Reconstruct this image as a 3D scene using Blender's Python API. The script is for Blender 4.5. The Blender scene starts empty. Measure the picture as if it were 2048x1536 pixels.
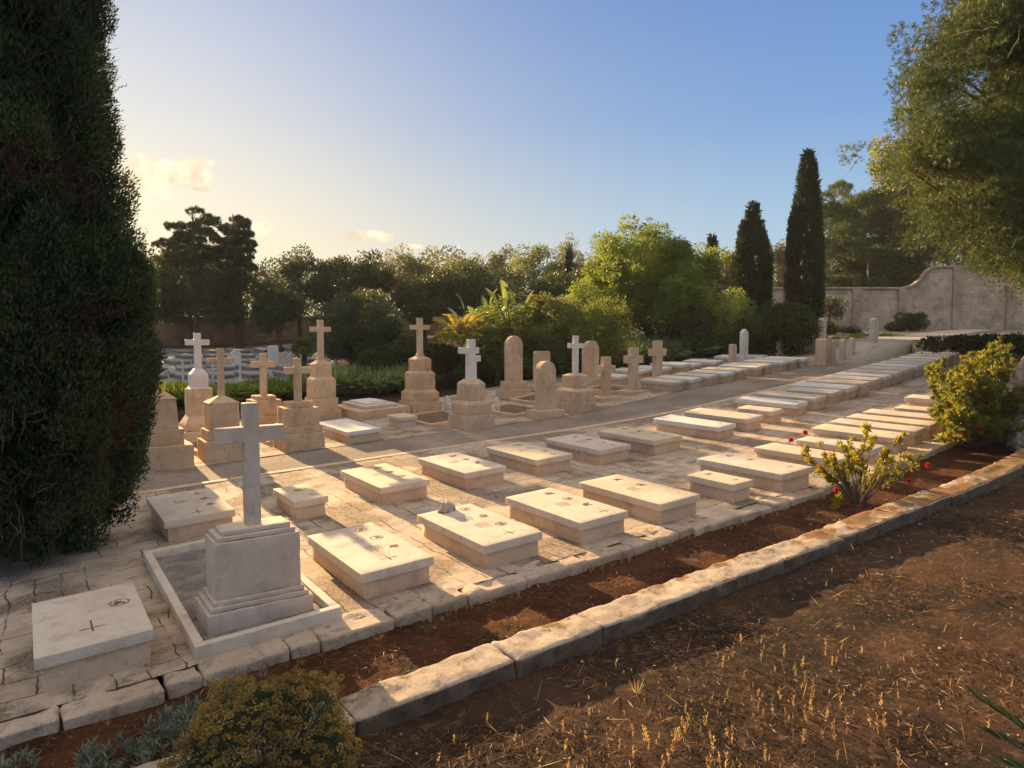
import bpy, math, random
import numpy as np
from mathutils import Vector, noise as mnoise

rng = np.random.default_rng(7)
random.seed(7)
R = math.radians
sc = bpy.context.scene
col = sc.collection

# ------------------------------------------------------------------ camera, sky, sun
CZ = 3.4                      # eye height above the origin of the ground
FPX, PIT, YAW = 1410.0, R(3.68), R(34.7)
cd = bpy.data.cameras.new('camera')
cam = bpy.data.objects.new('camera', cd)
col.objects.link(cam)
cam.location = (0, 0, CZ)
cam.rotation_euler = (R(90) - PIT, 0, -YAW)
cd.sensor_width = 36.0
cd.lens = FPX / 2048 * 36.0
cd.clip_start = 0.05
cd.clip_end = 3000
sc.camera = cam

SUN_EL, SUN_AZ = R(14.0), R(2.0)      # azimuth clockwise from +Y
w = bpy.data.worlds.new('World')
sc.world = w
w.use_nodes = True
nt = w.node_tree
nt.nodes.clear()
def N(tree, typ, **k):
    n = tree.nodes.new(typ)
    for a, b in k.items():
        setattr(n, a, b)
    return n
sky = N(nt, 'ShaderNodeTexSky', sky_type='NISHITA', sun_disc=False, sun_elevation=SUN_EL,
        sun_rotation=SUN_AZ, altitude=0, air_density=1.3, dust_density=1.6, ozone_density=2.2)
bg = N(nt, 'ShaderNodeBackground')
bg.inputs['Strength'].default_value = 0.13
wo = N(nt, 'ShaderNodeOutputWorld')
tc = N(nt, 'ShaderNodeTexCoord')
def dirvec(x, y):
    X = (x - 1024) / FPX; Z = -(y - 768) / FPX
    c, s = math.cos(PIT), math.sin(PIT)
    fw = c + s * Z; z = -s + c * Z
    cu = (math.cos(YAW), math.sin(YAW)); cv = (-math.sin(YAW), math.cos(YAW))
    return Vector((X * cu[0] + fw * cu[1], X * cv[0] + fw * cv[1], z))
def cloud_mask(specs):
    """soft puffs in given directions of the sky, broken up by noise"""
    last = None
    nz = N(nt, 'ShaderNodeTexNoise'); nz.inputs['Scale'].default_value = 34; nz.inputs['Detail'].default_value = 9
    nz.inputs['Roughness'].default_value = 0.62
    mp = N(nt, 'ShaderNodeMapping'); mp.inputs['Scale'].default_value = (1, 1, 1.7)
    nt.links.new(tc.outputs['Generated'], mp.inputs['Vector'])
    nt.links.new(mp.outputs['Vector'], nz.inputs['Vector'])
    for (x, y, wid, hei) in specs:
        d = dirvec(x, y).normalized()
        side = Vector((d.y, -d.x, 0)).normalized()
        up = side.cross(d)
        def comp(vec, s):
            dp = N(nt, 'ShaderNodeVectorMath', operation='DOT_PRODUCT')
            nt.links.new(tc.outputs['Generated'], dp.inputs[0]); dp.inputs[1].default_value = vec
            sb = N(nt, 'ShaderNodeMath', operation='SUBTRACT'); nt.links.new(dp.outputs['Value'], sb.inputs[0])
            sb.inputs[1].default_value = vec.dot(d)
            m = N(nt, 'ShaderNodeMath', operation='DIVIDE'); nt.links.new(sb.outputs[0], m.inputs[0]); m.inputs[1].default_value = s
            q = N(nt, 'ShaderNodeMath', operation='MULTIPLY'); nt.links.new(m.outputs[0], q.inputs[0]); nt.links.new(m.outputs[0], q.inputs[1])
            return q
        a, b = comp(side, wid / FPX), comp(up, hei / FPX)
        s = N(nt, 'ShaderNodeMath', operation='ADD'); nt.links.new(a.outputs[0], s.inputs[0]); nt.links.new(b.outputs[0], s.inputs[1])
        g = N(nt, 'ShaderNodeMath', operation='SUBTRACT', use_clamp=True); g.inputs[0].default_value = 1.0
        nt.links.new(s.outputs[0], g.inputs[1])
        if last is None: last = g
        else:
            m = N(nt, 'ShaderNodeMath', operation='MAXIMUM'); nt.links.new(last.outputs[0], m.inputs[0]); nt.links.new(g.outputs[0], m.inputs[1]); last = m
    # puff = smoothstep(noise + mask*k)
    ml = N(nt, 'ShaderNodeMath', operation='MULTIPLY_ADD'); nt.links.new(last.outputs[0], ml.inputs[0])
    ml.inputs[1].default_value = 0.62
    nb_ = N(nt, 'ShaderNodeMath', operation='MULTIPLY_ADD'); nt.links.new(nz.outputs['Fac'], nb_.inputs[0]); nb_.inputs[1].default_value = 2.3; nb_.inputs[2].default_value = -.9; nt.links.new(nb_.outputs[0], ml.inputs[2])
    rp = N(nt, 'ShaderNodeMapRange', interpolation_type='SMOOTHSTEP')
    rp.inputs['From Min'].default_value = 0.36; rp.inputs['From Max'].default_value = 0.78
    nt.links.new(ml.outputs[0], rp.inputs['Value'])
    gate = N(nt, 'ShaderNodeMapRange'); gate.inputs['From Min'].default_value = 0.0; gate.inputs['From Max'].default_value = 0.25
    nt.links.new(last.outputs[0], gate.inputs['Value'])
    o = N(nt, 'ShaderNodeMath', operation='MULTIPLY'); nt.links.new(rp.outputs[0], o.inputs[0]); nt.links.new(gate.outputs[0], o.inputs[1])
    return o
cm = cloud_mask([(335, 352, 105, 30), (390, 345, 48, 32), (278, 362, 60, 50), (290, 330, 40, 24), (738, 474, 60, 15), (525, 456, 28, 17), (815, 492, 34, 7)])
def wm(op, a, b=None, c=None, clamp=False):
    n = N(nt, 'ShaderNodeMath', operation=op, use_clamp=clamp)
    for i, val in enumerate((a, b, c)):
        if val is None: continue
        if isinstance(val, (int, float)): n.inputs[i].default_value = val
        else: nt.links.new(val, n.inputs[i])
    return n.outputs[0]
def wmix(f, a, b, mode='MIX'):
    n = N(nt, 'ShaderNodeMix', data_type='RGBA', blend_type=mode)
    for key, val in (('Factor', f), ('A', a), ('B', b)):
        if isinstance(val, (int, float)): n.inputs[key].default_value = val
        elif isinstance(val, tuple): n.inputs[key].default_value = val + (1,)
        else: nt.links.new(val, n.inputs[key])
    return n.outputs['Result']
sep = N(nt, 'ShaderNodeSeparateXYZ'); nt.links.new(tc.outputs['Generated'], sep.inputs[0])
el = wm('MAXIMUM', sep.outputs['Z'], 0.0)
sdv = N(nt, 'ShaderNodeVectorMath', operation='DOT_PRODUCT'); nt.links.new(tc.outputs['Generated'], sdv.inputs[0])
sdv.inputs[1].default_value = (math.sin(SUN_AZ) * math.cos(SUN_EL), math.cos(SUN_AZ) * math.cos(SUN_EL), math.sin(SUN_EL))
off = wm('SUBTRACT', 1.0, sdv.outputs['Value'])                       # 0 at the sun
# softened daylight: blue dome in view, pale horizon, golden haze round the low sun
rampn = N(nt, 'ShaderNodeValToRGB'); nt.links.new(el, rampn.inputs[0]); E_ = rampn.color_ramp.elements
E_[0].position = 0.0; E_[0].color = (.50, .68, .78, 1); E_[1].position = 1.0; E_[1].color = (1.20, 1.02, .84, 1)  # overhead, out of view, the sky is warmed and brightened to lift the shade
for p_, c_ in ((.14, (.33, .55, .76)), (.28, (.17, .36, .70)), (.46, (.10, .24, .60)), (.62, (.60, .56, .54))):
    e_ = E_.new(p_); e_.color = c_ + (1,)
warm = wm('MULTIPLY', wm('EXPONENT', wm('MULTIPLY', el, -4.6)), wm('EXPONENT', wm('MULTIPLY', off, -5.6)))
dome = wmix(wm('MULTIPLY', warm, 1.5, None, True), rampn.outputs[0], (.98, .73, .40))
glow = wm('EXPONENT', wm('MULTIPLY', off, -11.0))
gl = N(nt, 'ShaderNodeVectorMath', operation='SCALE'); gl.inputs[0].default_value = (.22, .21, .15); nt.links.new(glow, gl.inputs['Scale'])
dome = wmix(1.0, dome, gl.outputs[0], 'ADD')
# the physical sky, compressed, gives part of the light
sc_ = wmix(1.0, sky.outputs['Color'], (.07, .07, .07), 'MULTIPLY')
cmp_ = wmix(1.0, sc_, wmix(1.0, sc_, (1, 1, 1), 'ADD'), 'DIVIDE')
dome = wmix(.15, dome, cmp_)
cn = N(nt, 'ShaderNodeTexNoise'); cn.inputs['Scale'].default_value = 30; cn.inputs['Detail'].default_value = 6; nt.links.new(tc.outputs['Generated'], cn.inputs['Vector'])
cmr = N(nt, 'ShaderNodeMapRange'); cmr.inputs['From Min'].default_value = .38; cmr.inputs['From Max'].default_value = .6; nt.links.new(cn.outputs['Fac'], cmr.inputs['Value'])
full = wmix(wm('MULTIPLY', cm.outputs[0], .85), dome, wmix(cmr.outputs[0], (.78, .62, .44), (1.22, 1.02, .70)))
nt.links.new(full, bg.inputs['Color'])
bg.inputs['Strength'].default_value = 0.335
nt.links.new(bg.outputs[0], wo.inputs['Surface'])

sl = bpy.data.lights.new('sun', 'SUN')
sl.energy = 4.7; sl.angle = R(0.6); sl.color = (1.0, 0.66, 0.33)
so = bpy.data.objects.new('sun', sl)
col.objects.link(so)
sd = Vector((math.sin(SUN_AZ) * math.cos(SUN_EL), math.cos(SUN_AZ) * math.cos(SUN_EL), math.sin(SUN_EL)))
so.rotation_euler = sd.to_track_quat('Z', 'Y').to_euler()
so.location = (0, 30, 30)
sc.view_settings.view_transform = 'Standard'
sc.view_settings.look = 'None'
sc.view_settings.gamma = 1.0
sc.view_settings.use_curve_mapping = False
sc.view_settings.exposure = 1.76

# ------------------------------------------------------------------ terrain functions
def bump(u): return .0425 * ((u - 14.2) + np.sqrt((u - 14.2) ** 2 + 1.0))
def H(u, v):
    """height of the paved ground: gentle slope that steepens to the far end of the rows"""
    uc = np.clip(u, -40, 28.2)
    r = np.clip(v, None, 80) - 26
    rise = .0225 * (r + np.sqrt(r * r + 4))
    return .0505 * uc + bump(uc) + .0103 * np.clip(v, -40, 80) + rise
def TZ(u, v):
    """height of the upper terrace"""
    fwd = .569 * u + .822 * v
    return CZ - .07 + .78 * np.clip((fwd - 29) / 25, -.3, 1.3)
def depth(p): return .569 * p[0] + .822 * p[1]
def pix(x, y, d):
    """a point of the place seen in that direction of the photograph, d metres ahead"""
    v = dirvec(x, y)
    t = d / (.569 * v.x + .822 * v.y)
    return Vector((v.x * t, v.y * t, v.z * t + CZ))
def onG(x, y, fn=H, h=0.0):
    r = dirvec(x, y); prev = None; t = 2.0
    while t < 200:
        p = r * t
        dd = p.z + CZ - float(fn(p.x, p.y)) - h
        if dd < 0:
            if prev is not None: t = t - .05 * (-dd) / (prev - dd)
            p = r * t
            return Vector((p.x, p.y, p.z + CZ))
        prev = dd; t += .05
    return Vector((0, 0, 0))

# ------------------------------------------------------------------ value noise (numpy)
def _h(ix, iy, iz):
    n = (ix * 374761393 + iy * 668265263 + iz * 2147483647 % 1274126177) & 0x7fffffff
    n = (n ^ (n >> 13)) * 1274126177 & 0x7fffffff
    n = (n ^ (n >> 16)) & 0xffff
    return n / 65535.0
def vnoise(P, s=1.0, seed=0):
    Q = np.asarray(P, float) * s + seed * 17.31
    I = np.floor(Q).astype(np.int64); f = Q - I; f = f * f * (3 - 2 * f)
    out = 0
    for dx in (0, 1):
        for dy in (0, 1):
            for dz in (0, 1):
                wgt = (f[:, 0] if dx else 1 - f[:, 0]) * (f[:, 1] if dy else 1 - f[:, 1]) * (f[:, 2] if dz else 1 - f[:, 2])
                out = out + wgt * _h(I[:, 0] + dx, I[:, 1] + dy, I[:, 2] * 7 + dz * 7)
    return out * 2 - 1
def fbm(P, s=1.0, o=3, seed=0):
    a = 0; k = 1.0
    for i in range(o):
        a = a + k * vnoise(P, s * 2 ** i, seed + i); k *= .5
    return a

# ------------------------------------------------------------------ mesh builders
def mesh_from(name, V, Fq, mats=(), smooth=True, attr=None):
    me = bpy.data.meshes.new(name)
    V = np.asarray(V, np.float32); Fq = np.asarray(Fq, np.int32)
    me.vertices.add(len(V)); me.vertices.foreach_set('co', V.ravel())
    k = Fq.shape[1]
    me.loops.add(Fq.size); me.loops.foreach_set('vertex_index', Fq.ravel())
    me.polygons.add(len(Fq))
    me.polygons.foreach_set('loop_start', np.arange(0, Fq.size, k, dtype=np.int32))
    me.polygons.foreach_set('loop_total', np.full(len(Fq), k, np.int32))
    if smooth: me.polygons.foreach_set('use_smooth', np.ones(len(Fq), bool))
    for m in mats: me.materials.append(m)
    me.update(calc_edges=True)
    if attr is not None:
        a = me.attributes.new('rnd', 'FLOAT', 'POINT'); a.data.foreach_set('value', np.asarray(attr, np.float32))
    return me
def link(name, me, parent=None):
    o = bpy.data.objects.new(name, me); col.objects.link(o)
    if parent is not None: o.parent = parent
    return o
def tag(o, label=None, cat=None, group=None, kind=None):
    if label: o['label'] = label
    if cat: o['category'] = cat
    if group: o['group'] = group
    if kind: o['kind'] = kind
    return o
def empty(name, loc, rz=0, label=None, cat=None, group=None):
    o = bpy.data.objects.new(name, None); col.objects.link(o)
    o.location = loc; o.rotation_euler = (0, 0, rz); o.empty_display_size = .1
    return tag(o, label, cat, group)

class MB:
    """collects quads of many shapes for ONE mesh object"""
    def __init__(s): s.V = []; s.F = []; s.n = 0
    def add(s, V, F):
        s.V.append(np.asarray(V, float)); s.F.append(np.asarray(F, int) + s.n); s.n += len(V)
    def build(s, name, m, parent=None, smooth=True):
        F = [f if f.shape[1] == 4 else np.c_[f, f[:, 2]] for f in s.F]
        V = np.concatenate(s.V)
        F4 = np.concatenate(F)
        tri = F4[:, 2] == F4[:, 3]
        if tri.any():
            me = bpy.data.meshes.new(name)
            me.from_pydata(V.tolist(), [], [list(f[:3]) if t else list(f) for f, t in zip(F4.tolist(), tri)])
            if smooth: me.polygons.foreach_set('use_smooth', np.ones(len(F4), bool))
            me.materials.append(m); me.update()
        else:
            me = mesh_from(name, V, F4, [m], smooth)
        return link(name, me, parent)
    def rbox(s, c, h, r=.012, res=.12, amp=0.0, ns=6.0, seed=0, top=None, rot=0.0, slope=0.0):
        """rounded, slightly worn box; top=(fx,fy) scales the upper face (taper)"""
        h = np.array(h, float); r = min(r, .45 * h.min())
        ax = []
        for i in range(3):
            n = max(1, int(round(2 * (h[i] - r) / res)))
            core = np.linspace(-h[i] + r, h[i] - r, n + 1)
            ax.append(np.r_[-h[i], -h[i] + .45 * r, core, h[i] - .45 * r, h[i]])
        VV = []; FF = []; n0 = 0
        for a, b, k in ((0, 1, 2), (1, 2, 0), (2, 0, 1)):
            for sg in (-1, 1):
                A, B = np.meshgrid(ax[a], ax[b], indexing='ij')
                P = np.zeros(A.shape + (3,)); P[..., a] = A; P[..., b] = B; P[..., k] = sg * h[k]
                na, nb = A.shape
                idx = np.arange(na * nb).reshape(na, nb) + n0
                q = np.stack([idx[:-1, :-1], idx[1:, :-1], idx[1:, 1:], idx[:-1, 1:]], -1).reshape(-1, 4)
                if sg < 0: q = q[:, ::-1]
                VV.append(P.reshape(-1, 3)); FF.append(q); n0 += na * nb
        V = np.concatenate(VV); F = np.concatenate(FF)
        Q = np.clip(V, -(h - r), h - r); D = V - Q
        L = np.linalg.norm(D, axis=1, keepdims=True); L[L == 0] = 1
        V = Q + D / L * r
        key = np.round(V * 20000).astype(np.int64)
        _, first, inv = np.unique(key, axis=0, return_index=True, return_inverse=True)
        V = V[first]; F = inv.reshape(-1)[F]
        Dn = (V - np.clip(V, -(h - r), h - r)); L = np.linalg.norm(Dn, axis=1, keepdims=True); L[L == 0] = 1; Dn /= L
        if top is not None:
            t = (V[:, 2:3] + h[2]) / (2 * h[2])
            V[:, :2] *= (1 - t) + t * np.array(top)[None, :]
        if slope: V[:, 2] += V[:, 0] * slope
        if rot:
            ca, sa = math.cos(rot), math.sin(rot); V = V @ np.array([[ca, sa, 0], [-sa, ca, 0], [0, 0, 1]]); Dn = Dn @ np.array([[ca, sa, 0], [-sa, ca, 0], [0, 0, 1]])
        V = V + np.array(c)
        if amp: V = V + Dn * (fbm(V + seed * 3.7, ns, 3, seed)[:, None] * amp)
        s.add(V, F); return s
    def frustum(s, c, w0, d0, w1, d1, h):
        x, y, z = c
        V = [(x - w0 / 2, y - d0 / 2, z), (x + w0 / 2, y - d0 / 2, z), (x + w0 / 2, y + d0 / 2, z), (x - w0 / 2, y + d0 / 2, z),
             (x - w1 / 2, y - d1 / 2, z + h), (x + w1 / 2, y - d1 / 2, z + h), (x + w1 / 2, y + d1 / 2, z + h), (x - w1 / 2, y + d1 / 2, z + h)]
        s.add(V, [(0, 3, 2, 1), (4, 5, 6, 7), (0, 1, 5, 4), (1, 2, 6, 5), (2, 3, 7, 6), (3, 0, 4, 7)]); return s
    def tube(s, pts, rad, seg=8, rough=0.0, seed=0, cap=True):
        pts = [Vector(p) for p in pts]; n = len(pts)
        if not hasattr(rad, '__len__'): rad = [rad] * n
        ref = Vector((.3, .2, 1)).normalized(); V = []
        for i, p in enumerate(pts):
            t = (pts[min(i + 1, n - 1)] - pts[max(i - 1, 0)]).normalized()
            a = t.cross(ref)
            if a.length < .05: a = t.cross(Vector((1, 0, 0)))
            a.normalize(); b = t.cross(a)
            for k in range(seg):
                th = 2 * math.pi * k / seg
                rr = rad[i] * (1 + (rough * mnoise.noise(Vector((k * 1.3 + seed, i * .9, seed))) if rough else 0))
                V.append(p + (a * math.cos(th) + b * math.sin(th)) * rr)
        F = []
        for i in range(n - 1):
            for k in range(seg):
                k2 = (k + 1) % seg
                F.append((i * seg + k, i * seg + k2, (i + 1) * seg + k2, (i + 1) * seg + k))
        if cap:
            V.append(pts[-1]); e = len(V) - 1
            m = len(F)
        s.add([tuple(v) for v in V], F); return s

def poly_obj(name, poly, y0, y1, m, parent, loc=(0, 0, 0), bev=.008, seg=2):
    """outline in X-Z extruded along Y, edges bevelled"""
    n = len(poly)
    V = [(x, y0, z) for x, z in poly] + [(x, y1, z) for x, z in poly]
    F = [tuple(range(n)), tuple(range(2 * n - 1, n - 1, -1))] + [(i, i + n, (i + 1) % n + n, (i + 1) % n) for i in range(n)]
    me = bpy.data.meshes.new(name); me.from_pydata(V, [], F); me.materials.append(m); me.update()
    o = link(name, me, parent); o.location = loc
    if bev:
        b = o.modifiers.new('bevel', 'BEVEL'); b.width = bev; b.segments = seg; b.limit_method = 'ANGLE'; b.angle_limit = R(25)
    return o

# ------------------------------------------------------------------ materials
def newmat(name):
    m = bpy.data.materials.new(name); m.use_nodes = True
    t = m.node_tree; t.nodes.clear()
    out = N(t, 'ShaderNodeOutputMaterial'); b = N(t, 'ShaderNodeBsdfPrincipled')
    t.links.new(b.outputs[0], out.inputs['Surface'])
    geo = N(t, 'ShaderNodeNewGeometry')
    return m, t, b, geo.outputs['Position'], out
def nz(t, vec, scale, detail=5, rough=.55, dist=0.0, mapping=None):
    if mapping:
        mp = N(t, 'ShaderNodeMapping'); mp.inputs['Scale'].default_value = mapping; t.links.new(vec, mp.inputs['Vector']); vec = mp.outputs['Vector']
    n = N(t, 'ShaderNodeTexNoise'); n.inputs['Scale'].default_value = scale; n.inputs['Detail'].default_value = detail
    n.inputs['Roughness'].default_value = rough; n.inputs['Distortion'].default_value = dist
    t.links.new(vec, n.inputs['Vector']); return n.outputs['Fac']
def mr(t, v, a, b, c=0.0, d=1.0, smooth=True):
    n = N(t, 'ShaderNodeMapRange', interpolation_type='SMOOTHSTEP' if smooth else 'LINEAR')
    n.inputs['From Min'].default_value = a; n.inputs['From Max'].default_value = b
    n.inputs['To Min'].default_value = c; n.inputs['To Max'].default_value = d
    t.links.new(v, n.inputs['Value']); return n.outputs[0]
def mixc(t, f, a, b, mode='MIX'):
    n = N(t, 'ShaderNodeMix', data_type='RGBA', blend_type=mode)
    for key, val in (('Factor', f), ('A', a), ('B', b)):
        if isinstance(val, (int, float)): n.inputs[key].default_value = val
        elif isinstance(val, tuple): n.inputs[key].default_value = val + (1,) if len(val) == 3 else val
        else: t.links.new(val, n.inputs[key])
    return n.outputs['Result']
def mth(t, op, a, b=0.0, c=None):
    n = N(t, 'ShaderNodeMath', operation=op)
    for i, val in enumerate((a, b, c)):
        if val is None: continue
        if isinstance(val, (int, float)): n.inputs[i].default_value = val
        else: t.links.new(val, n.inputs[i])
    return n.outputs[0]
def bmp(t, b, hgt, dist=.01, strength=1.0, prev=None):
    n = N(t, 'ShaderNodeBump'); n.inputs['Distance'].default_value = dist; n.inputs['Strength'].default_value = strength
    t.links.new(hgt, n.inputs['Height'])
    if prev is not None: t.links.new(prev, n.inputs['Normal'])
    t.links.new(n.outputs[0], b.inputs['Normal']); return n.outputs[0]

def stone_mat(name, c1, c2, stain, amt=.5, fine=.006, coarse=.0, rough=.85, lichen=None, streak=False):
    m, t, b, pos, out = newmat(name)
    c = mixc(t, mr(t, nz(t, pos, 1.3, 4), .3, .7), c1, c2)
    c = mixc(t, mth(t, 'MULTIPLY', mr(t, nz(t, pos, 4.5, 8, .68, .4), .48, .72), amt), c, stain)
    sp = nz(t, pos, 70, 3, .6)
    c = mixc(t, 1.0, c, mixc(t, mr(t, sp, .3, .7), (.86, .86, .86), (1.08, 1.08, 1.08)), 'MULTIPLY')
    if streak:
        st = nz(t, pos, 6.0, 6, .65, 0, (1, 1, .25))
        c = mixc(t, mth(t, 'MULTIPLY', mr(t, st, .48, .70), .4), c, stain)
    if lichen:
        l = mr(t, nz(t, pos, 11, 7, .7), .60, .70)
        c = mixc(t, mth(t, 'MULTIPLY', l, .8), c, lichen)
    t.links.new(c, b.inputs['Base Color']); b.inputs['Roughness'].default_value = rough
    b.inputs['Specular IOR Level'].default_value = .25
    p = bmp(t, b, nz(t, pos, 90, 4, .6), fine, .8)
    if coarse:
        bmp(t, b, nz(t, pos, 14, 7, .65), coarse, .9, p)
    return m

M = {}
M['marble'] = stone_mat('pale_limestone', (.62, .52, .41), (.72, .62, .50), (.42, .32, .23), .55, .002, .003)
M['marble2'] = stone_mat('cream_limestone', (.66, .53, .38), (.75, .62, .46), (.46, .34, .22), .5, .002, .003)
M['white'] = stone_mat('white_marble', (.70, .66, .60), (.78, .75, .70), (.52, .47, .40), .30, .001, .002, .6)
M['greym'] = stone_mat('greyed_marble', (.58, .47, .37), (.68, .56, .45), (.38, .29, .22), .45, .002, .003, .8, None, True)
M['base'] = stone_mat('base_limestone', (.62, .43, .28), (.70, .53, .36), (.40, .26, .15), .6, .004, .010, .9)
M['ochre'] = stone_mat('ochre_limestone', (.60, .42, .26), (.71, .54, .36), (.36, .24, .15), .6, .004, .010, .9, None, True)
M['ochre2'] = stone_mat('orange_limestone', (.58, .38, .22), (.69, .50, .32), (.33, .20, .12), .65, .005, .014, .9, (.20, .17, .13), True)
M['carve'] = stone_mat('carved_groove', (.17, .13, .10), (.25, .19, .14), (.12, .09, .07), .5, .001)
M['carve2'] = stone_mat('worn_lettering', (.30, .24, .18), (.38, .30, .22), (.30, .24, .18), .5, .001)
M['shaded_fieldstone'] = stone_mat('shade_darkened_white_stone', (.23, .215, .20), (.33, .31, .29), (.14, .13, .12), .5, .002)  # white stone of the far left field, tree shade put into its colour
M['rock'] = stone_mat('loose_rock', (.45, .36, .28), (.58, .48, .38), (.26, .19, .14), .6, .006, .02)

def paving_mat():
    m, t, b, pos, out = newmat('worn_limestone_paving')
    # warp the position so the joints wander
    wn = N(t, 'ShaderNodeTexNoise'); wn.inputs['Scale'].default_value = 1.7; wn.inputs['Detail'].default_value = 5; t.links.new(pos, wn.inputs['Vector'])
    sub = N(t, 'ShaderNodeVectorMath', operation='SUBTRACT'); t.links.new(wn.outputs['Color'], sub.inputs[0]); sub.inputs[1].default_value = (.5, .5, .5)
    ma = N(t, 'ShaderNodeVectorMath', operation='MULTIPLY_ADD'); t.links.new(sub.outputs[0], ma.inputs[0]); ma.inputs[1].default_value = (.24, .24, .24); t.links.new(pos, ma.inputs[2])
    def brick(rot, bw, rh, mort):
        mp = N(t, 'ShaderNodeMapping'); mp.inputs['Rotation'].default_value = (0, 0, rot); t.links.new(ma.outputs[0], mp.inputs['Vector'])
        br = N(t, 'ShaderNodeTexBrick'); br.inputs['Scale'].default_value = 1.0; br.inputs['Brick Width'].default_value = bw; br.inputs['Row Height'].default_value = rh
        br.inputs['Mortar Size'].default_value = mort; br.inputs['Mortar Smooth'].default_value = .6; br.inputs['Bias'].default_value = 0
        br.inputs['Color1'].default_value = (.0, .0, .0, 1); br.inputs['Color2'].default_value = (1, 1, 1, 1); br.inputs['Mortar'].default_value = (.5, .5, .5, 1)
        br.offset = .37; br.squash = .8; br.squash_frequency = 3
        t.links.new(mp.outputs['Vector'], br.inputs['Vector']); return br
    b1 = brick(0, .82, .41, .011)
    b2 = brick(R(90), .6, .30, .012)
    sel = mr(t, nz(t, pos, .35, 1), .49, .51)
    mort = mixc(t, sel, b1.outputs['Fac'], b2.outputs['Fac'])
    tone = mixc(t, sel, b1.outputs['Color'], b2.outputs['Color'])
    mort = mth(t, 'MULTIPLY', mort, mr(t, nz(t, pos, 2.6, 4), .36, .56, .15, 1.0))
    tn = N(t, 'ShaderNodeRGBToBW'); t.links.new(tone, tn.inputs[0])
    c = mixc(t, mr(t, nz(t, pos, 1.1, 5), .3, .7), (.55, .455, .35), (.68, .57, .45))
    c = mixc(t, mth(t, 'MULTIPLY', tn.outputs[0], .45), c, (.46, .33, .22))
    ero = mr(t, nz(t, pos, .9, 3, .5, 0), .47, .60)            # crusty eroded zones
    pit = mr(t, nz(t, pos, 24, 8, .75), .40, .62)
    pitm = mth(t, 'MULTIPLY', mth(t, 'SUBTRACT', 1.0, pit), mth(t, 'MULTIPLY_ADD', ero, .8, .12))
    c = mixc(t, mth(t, 'MULTIPLY', pitm, .9), c, (.20, .13, .08))
    c = mixc(t, mth(t, 'MULTIPLY', mr(t, nz(t, pos, 3.3, 9, .7), .46, .66), .55), c, (.30, .235, .17))
    c = mixc(t, mth(t, 'MULTIPLY', mr(t, nz(t, pos, .7, 6, .65), .45, .7), .3), c, (.38, .31, .24))
    c = mixc(t, mth(t, 'MULTIPLY', mr(t, mort, .25, .8), .82), c, (.085, .05, .03))
    sp = nz(t, pos, 110, 2)
    c = mixc(t, 1.0, c, mixc(t, mr(t, sp, .3, .7), (.82, .82, .82), (1.1, 1.1, 1.1)), 'MULTIPLY')
    t.links.new(c, b.inputs['Base Color']); b.inputs['Roughness'].default_value = .9; b.inputs['Specular IOR Level'].default_value = .2
    hgt = mth(t, 'SUBTRACT', mth(t, 'MULTIPLY', tn.outputs[0], .15), mth(t, 'MULTIPLY', mort, .9))
    p = bmp(t, b, hgt, .022, 1.0)
    p = bmp(t, b, mth(t, 'MULTIPLY', nz(t, pos, 30, 8, .72), mth(t, 'MULTIPLY_ADD', ero, 1.0, .18)), .045, 1.0, p)
    return m
M['paving'] = paving_mat()

def ground_mat(name, c1, c2, c3, s=1.0, bd=.03, speck=None):
    m, t, b, pos, out = newmat(name)
    c = mixc(t, mr(t, nz(t, pos, .9 * s, 6, .6), .35, .65), c1, c2)
    c = mixc(t, mr(t, nz(t, pos, 9 * s, 8, .7), .50, .70), c, c3)
    if speck:
        vo = N(t, 'ShaderNodeTexVoronoi'); vo.inputs['Scale'].default_value = 45; t.links.new(pos, vo.inputs['Vector'])
        c = mixc(t, mth(t, 'MULTIPLY', mr(t, vo.outputs['Distance'], .28, .12), mr(t, nz(t, pos, 5, 3), .5, .62)), c, speck)
    t.links.new(c, b.inputs['Base Color']); b.inputs['Roughness'].default_value = .97; b.inputs['Specular IOR Level'].default_value = .1
    p = bmp(t, b, nz(t, pos, 38, 8, .75), bd, 1.0)
    bmp(t, b, nz(t, pos, 6, 5, .6), bd * 1.6, .8, p)
    return m
M['soil'] = ground_mat('dry_brown_soil', (.036, .025, .018), (.088, .050, .030), (.18, .10, .055), 1.0, .03, (.24, .17, .11))
M['redsoil'] = ground_mat('reddish_needle_soil', (.050, .021, .011), (.11, .043, .019), (.18, .075, .03), 1.3, .03, (.20, .13, .09))
M['gravel'] = ground_mat('brown_gravel', (.17, .11, .08), (.25, .17, .12), (.09, .05, .035), 3, .03, (.38, .29, .22))
M['chips'] = ground_mat('grey_marble_chippings', (.34, .30, .27), (.50, .46, .42), (.12, .10, .09), 3.5, .05, (.75, .7, .64))
M['asphalt'] = ground_mat('old_grey_path_surface', (.24, .195, .16), (.33, .275, .225), (.18, .145, .115), .8, .006)
M['concrete'] = ground_mat('pale_concrete', (.42, .36, .30), (.50, .44, .37), (.32, .27, .22), .8, .006)
M['terr'] = ground_mat('terrace_earth_and_grit', (.20, .16, .12), (.30, .25, .19), (.09, .08, .04), .5, .02)
M['earth'] = ground_mat('dull_earth', (.05, .04, .022), (.08, .06, .035), (.04, .05, .02), .6, .03)

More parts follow.
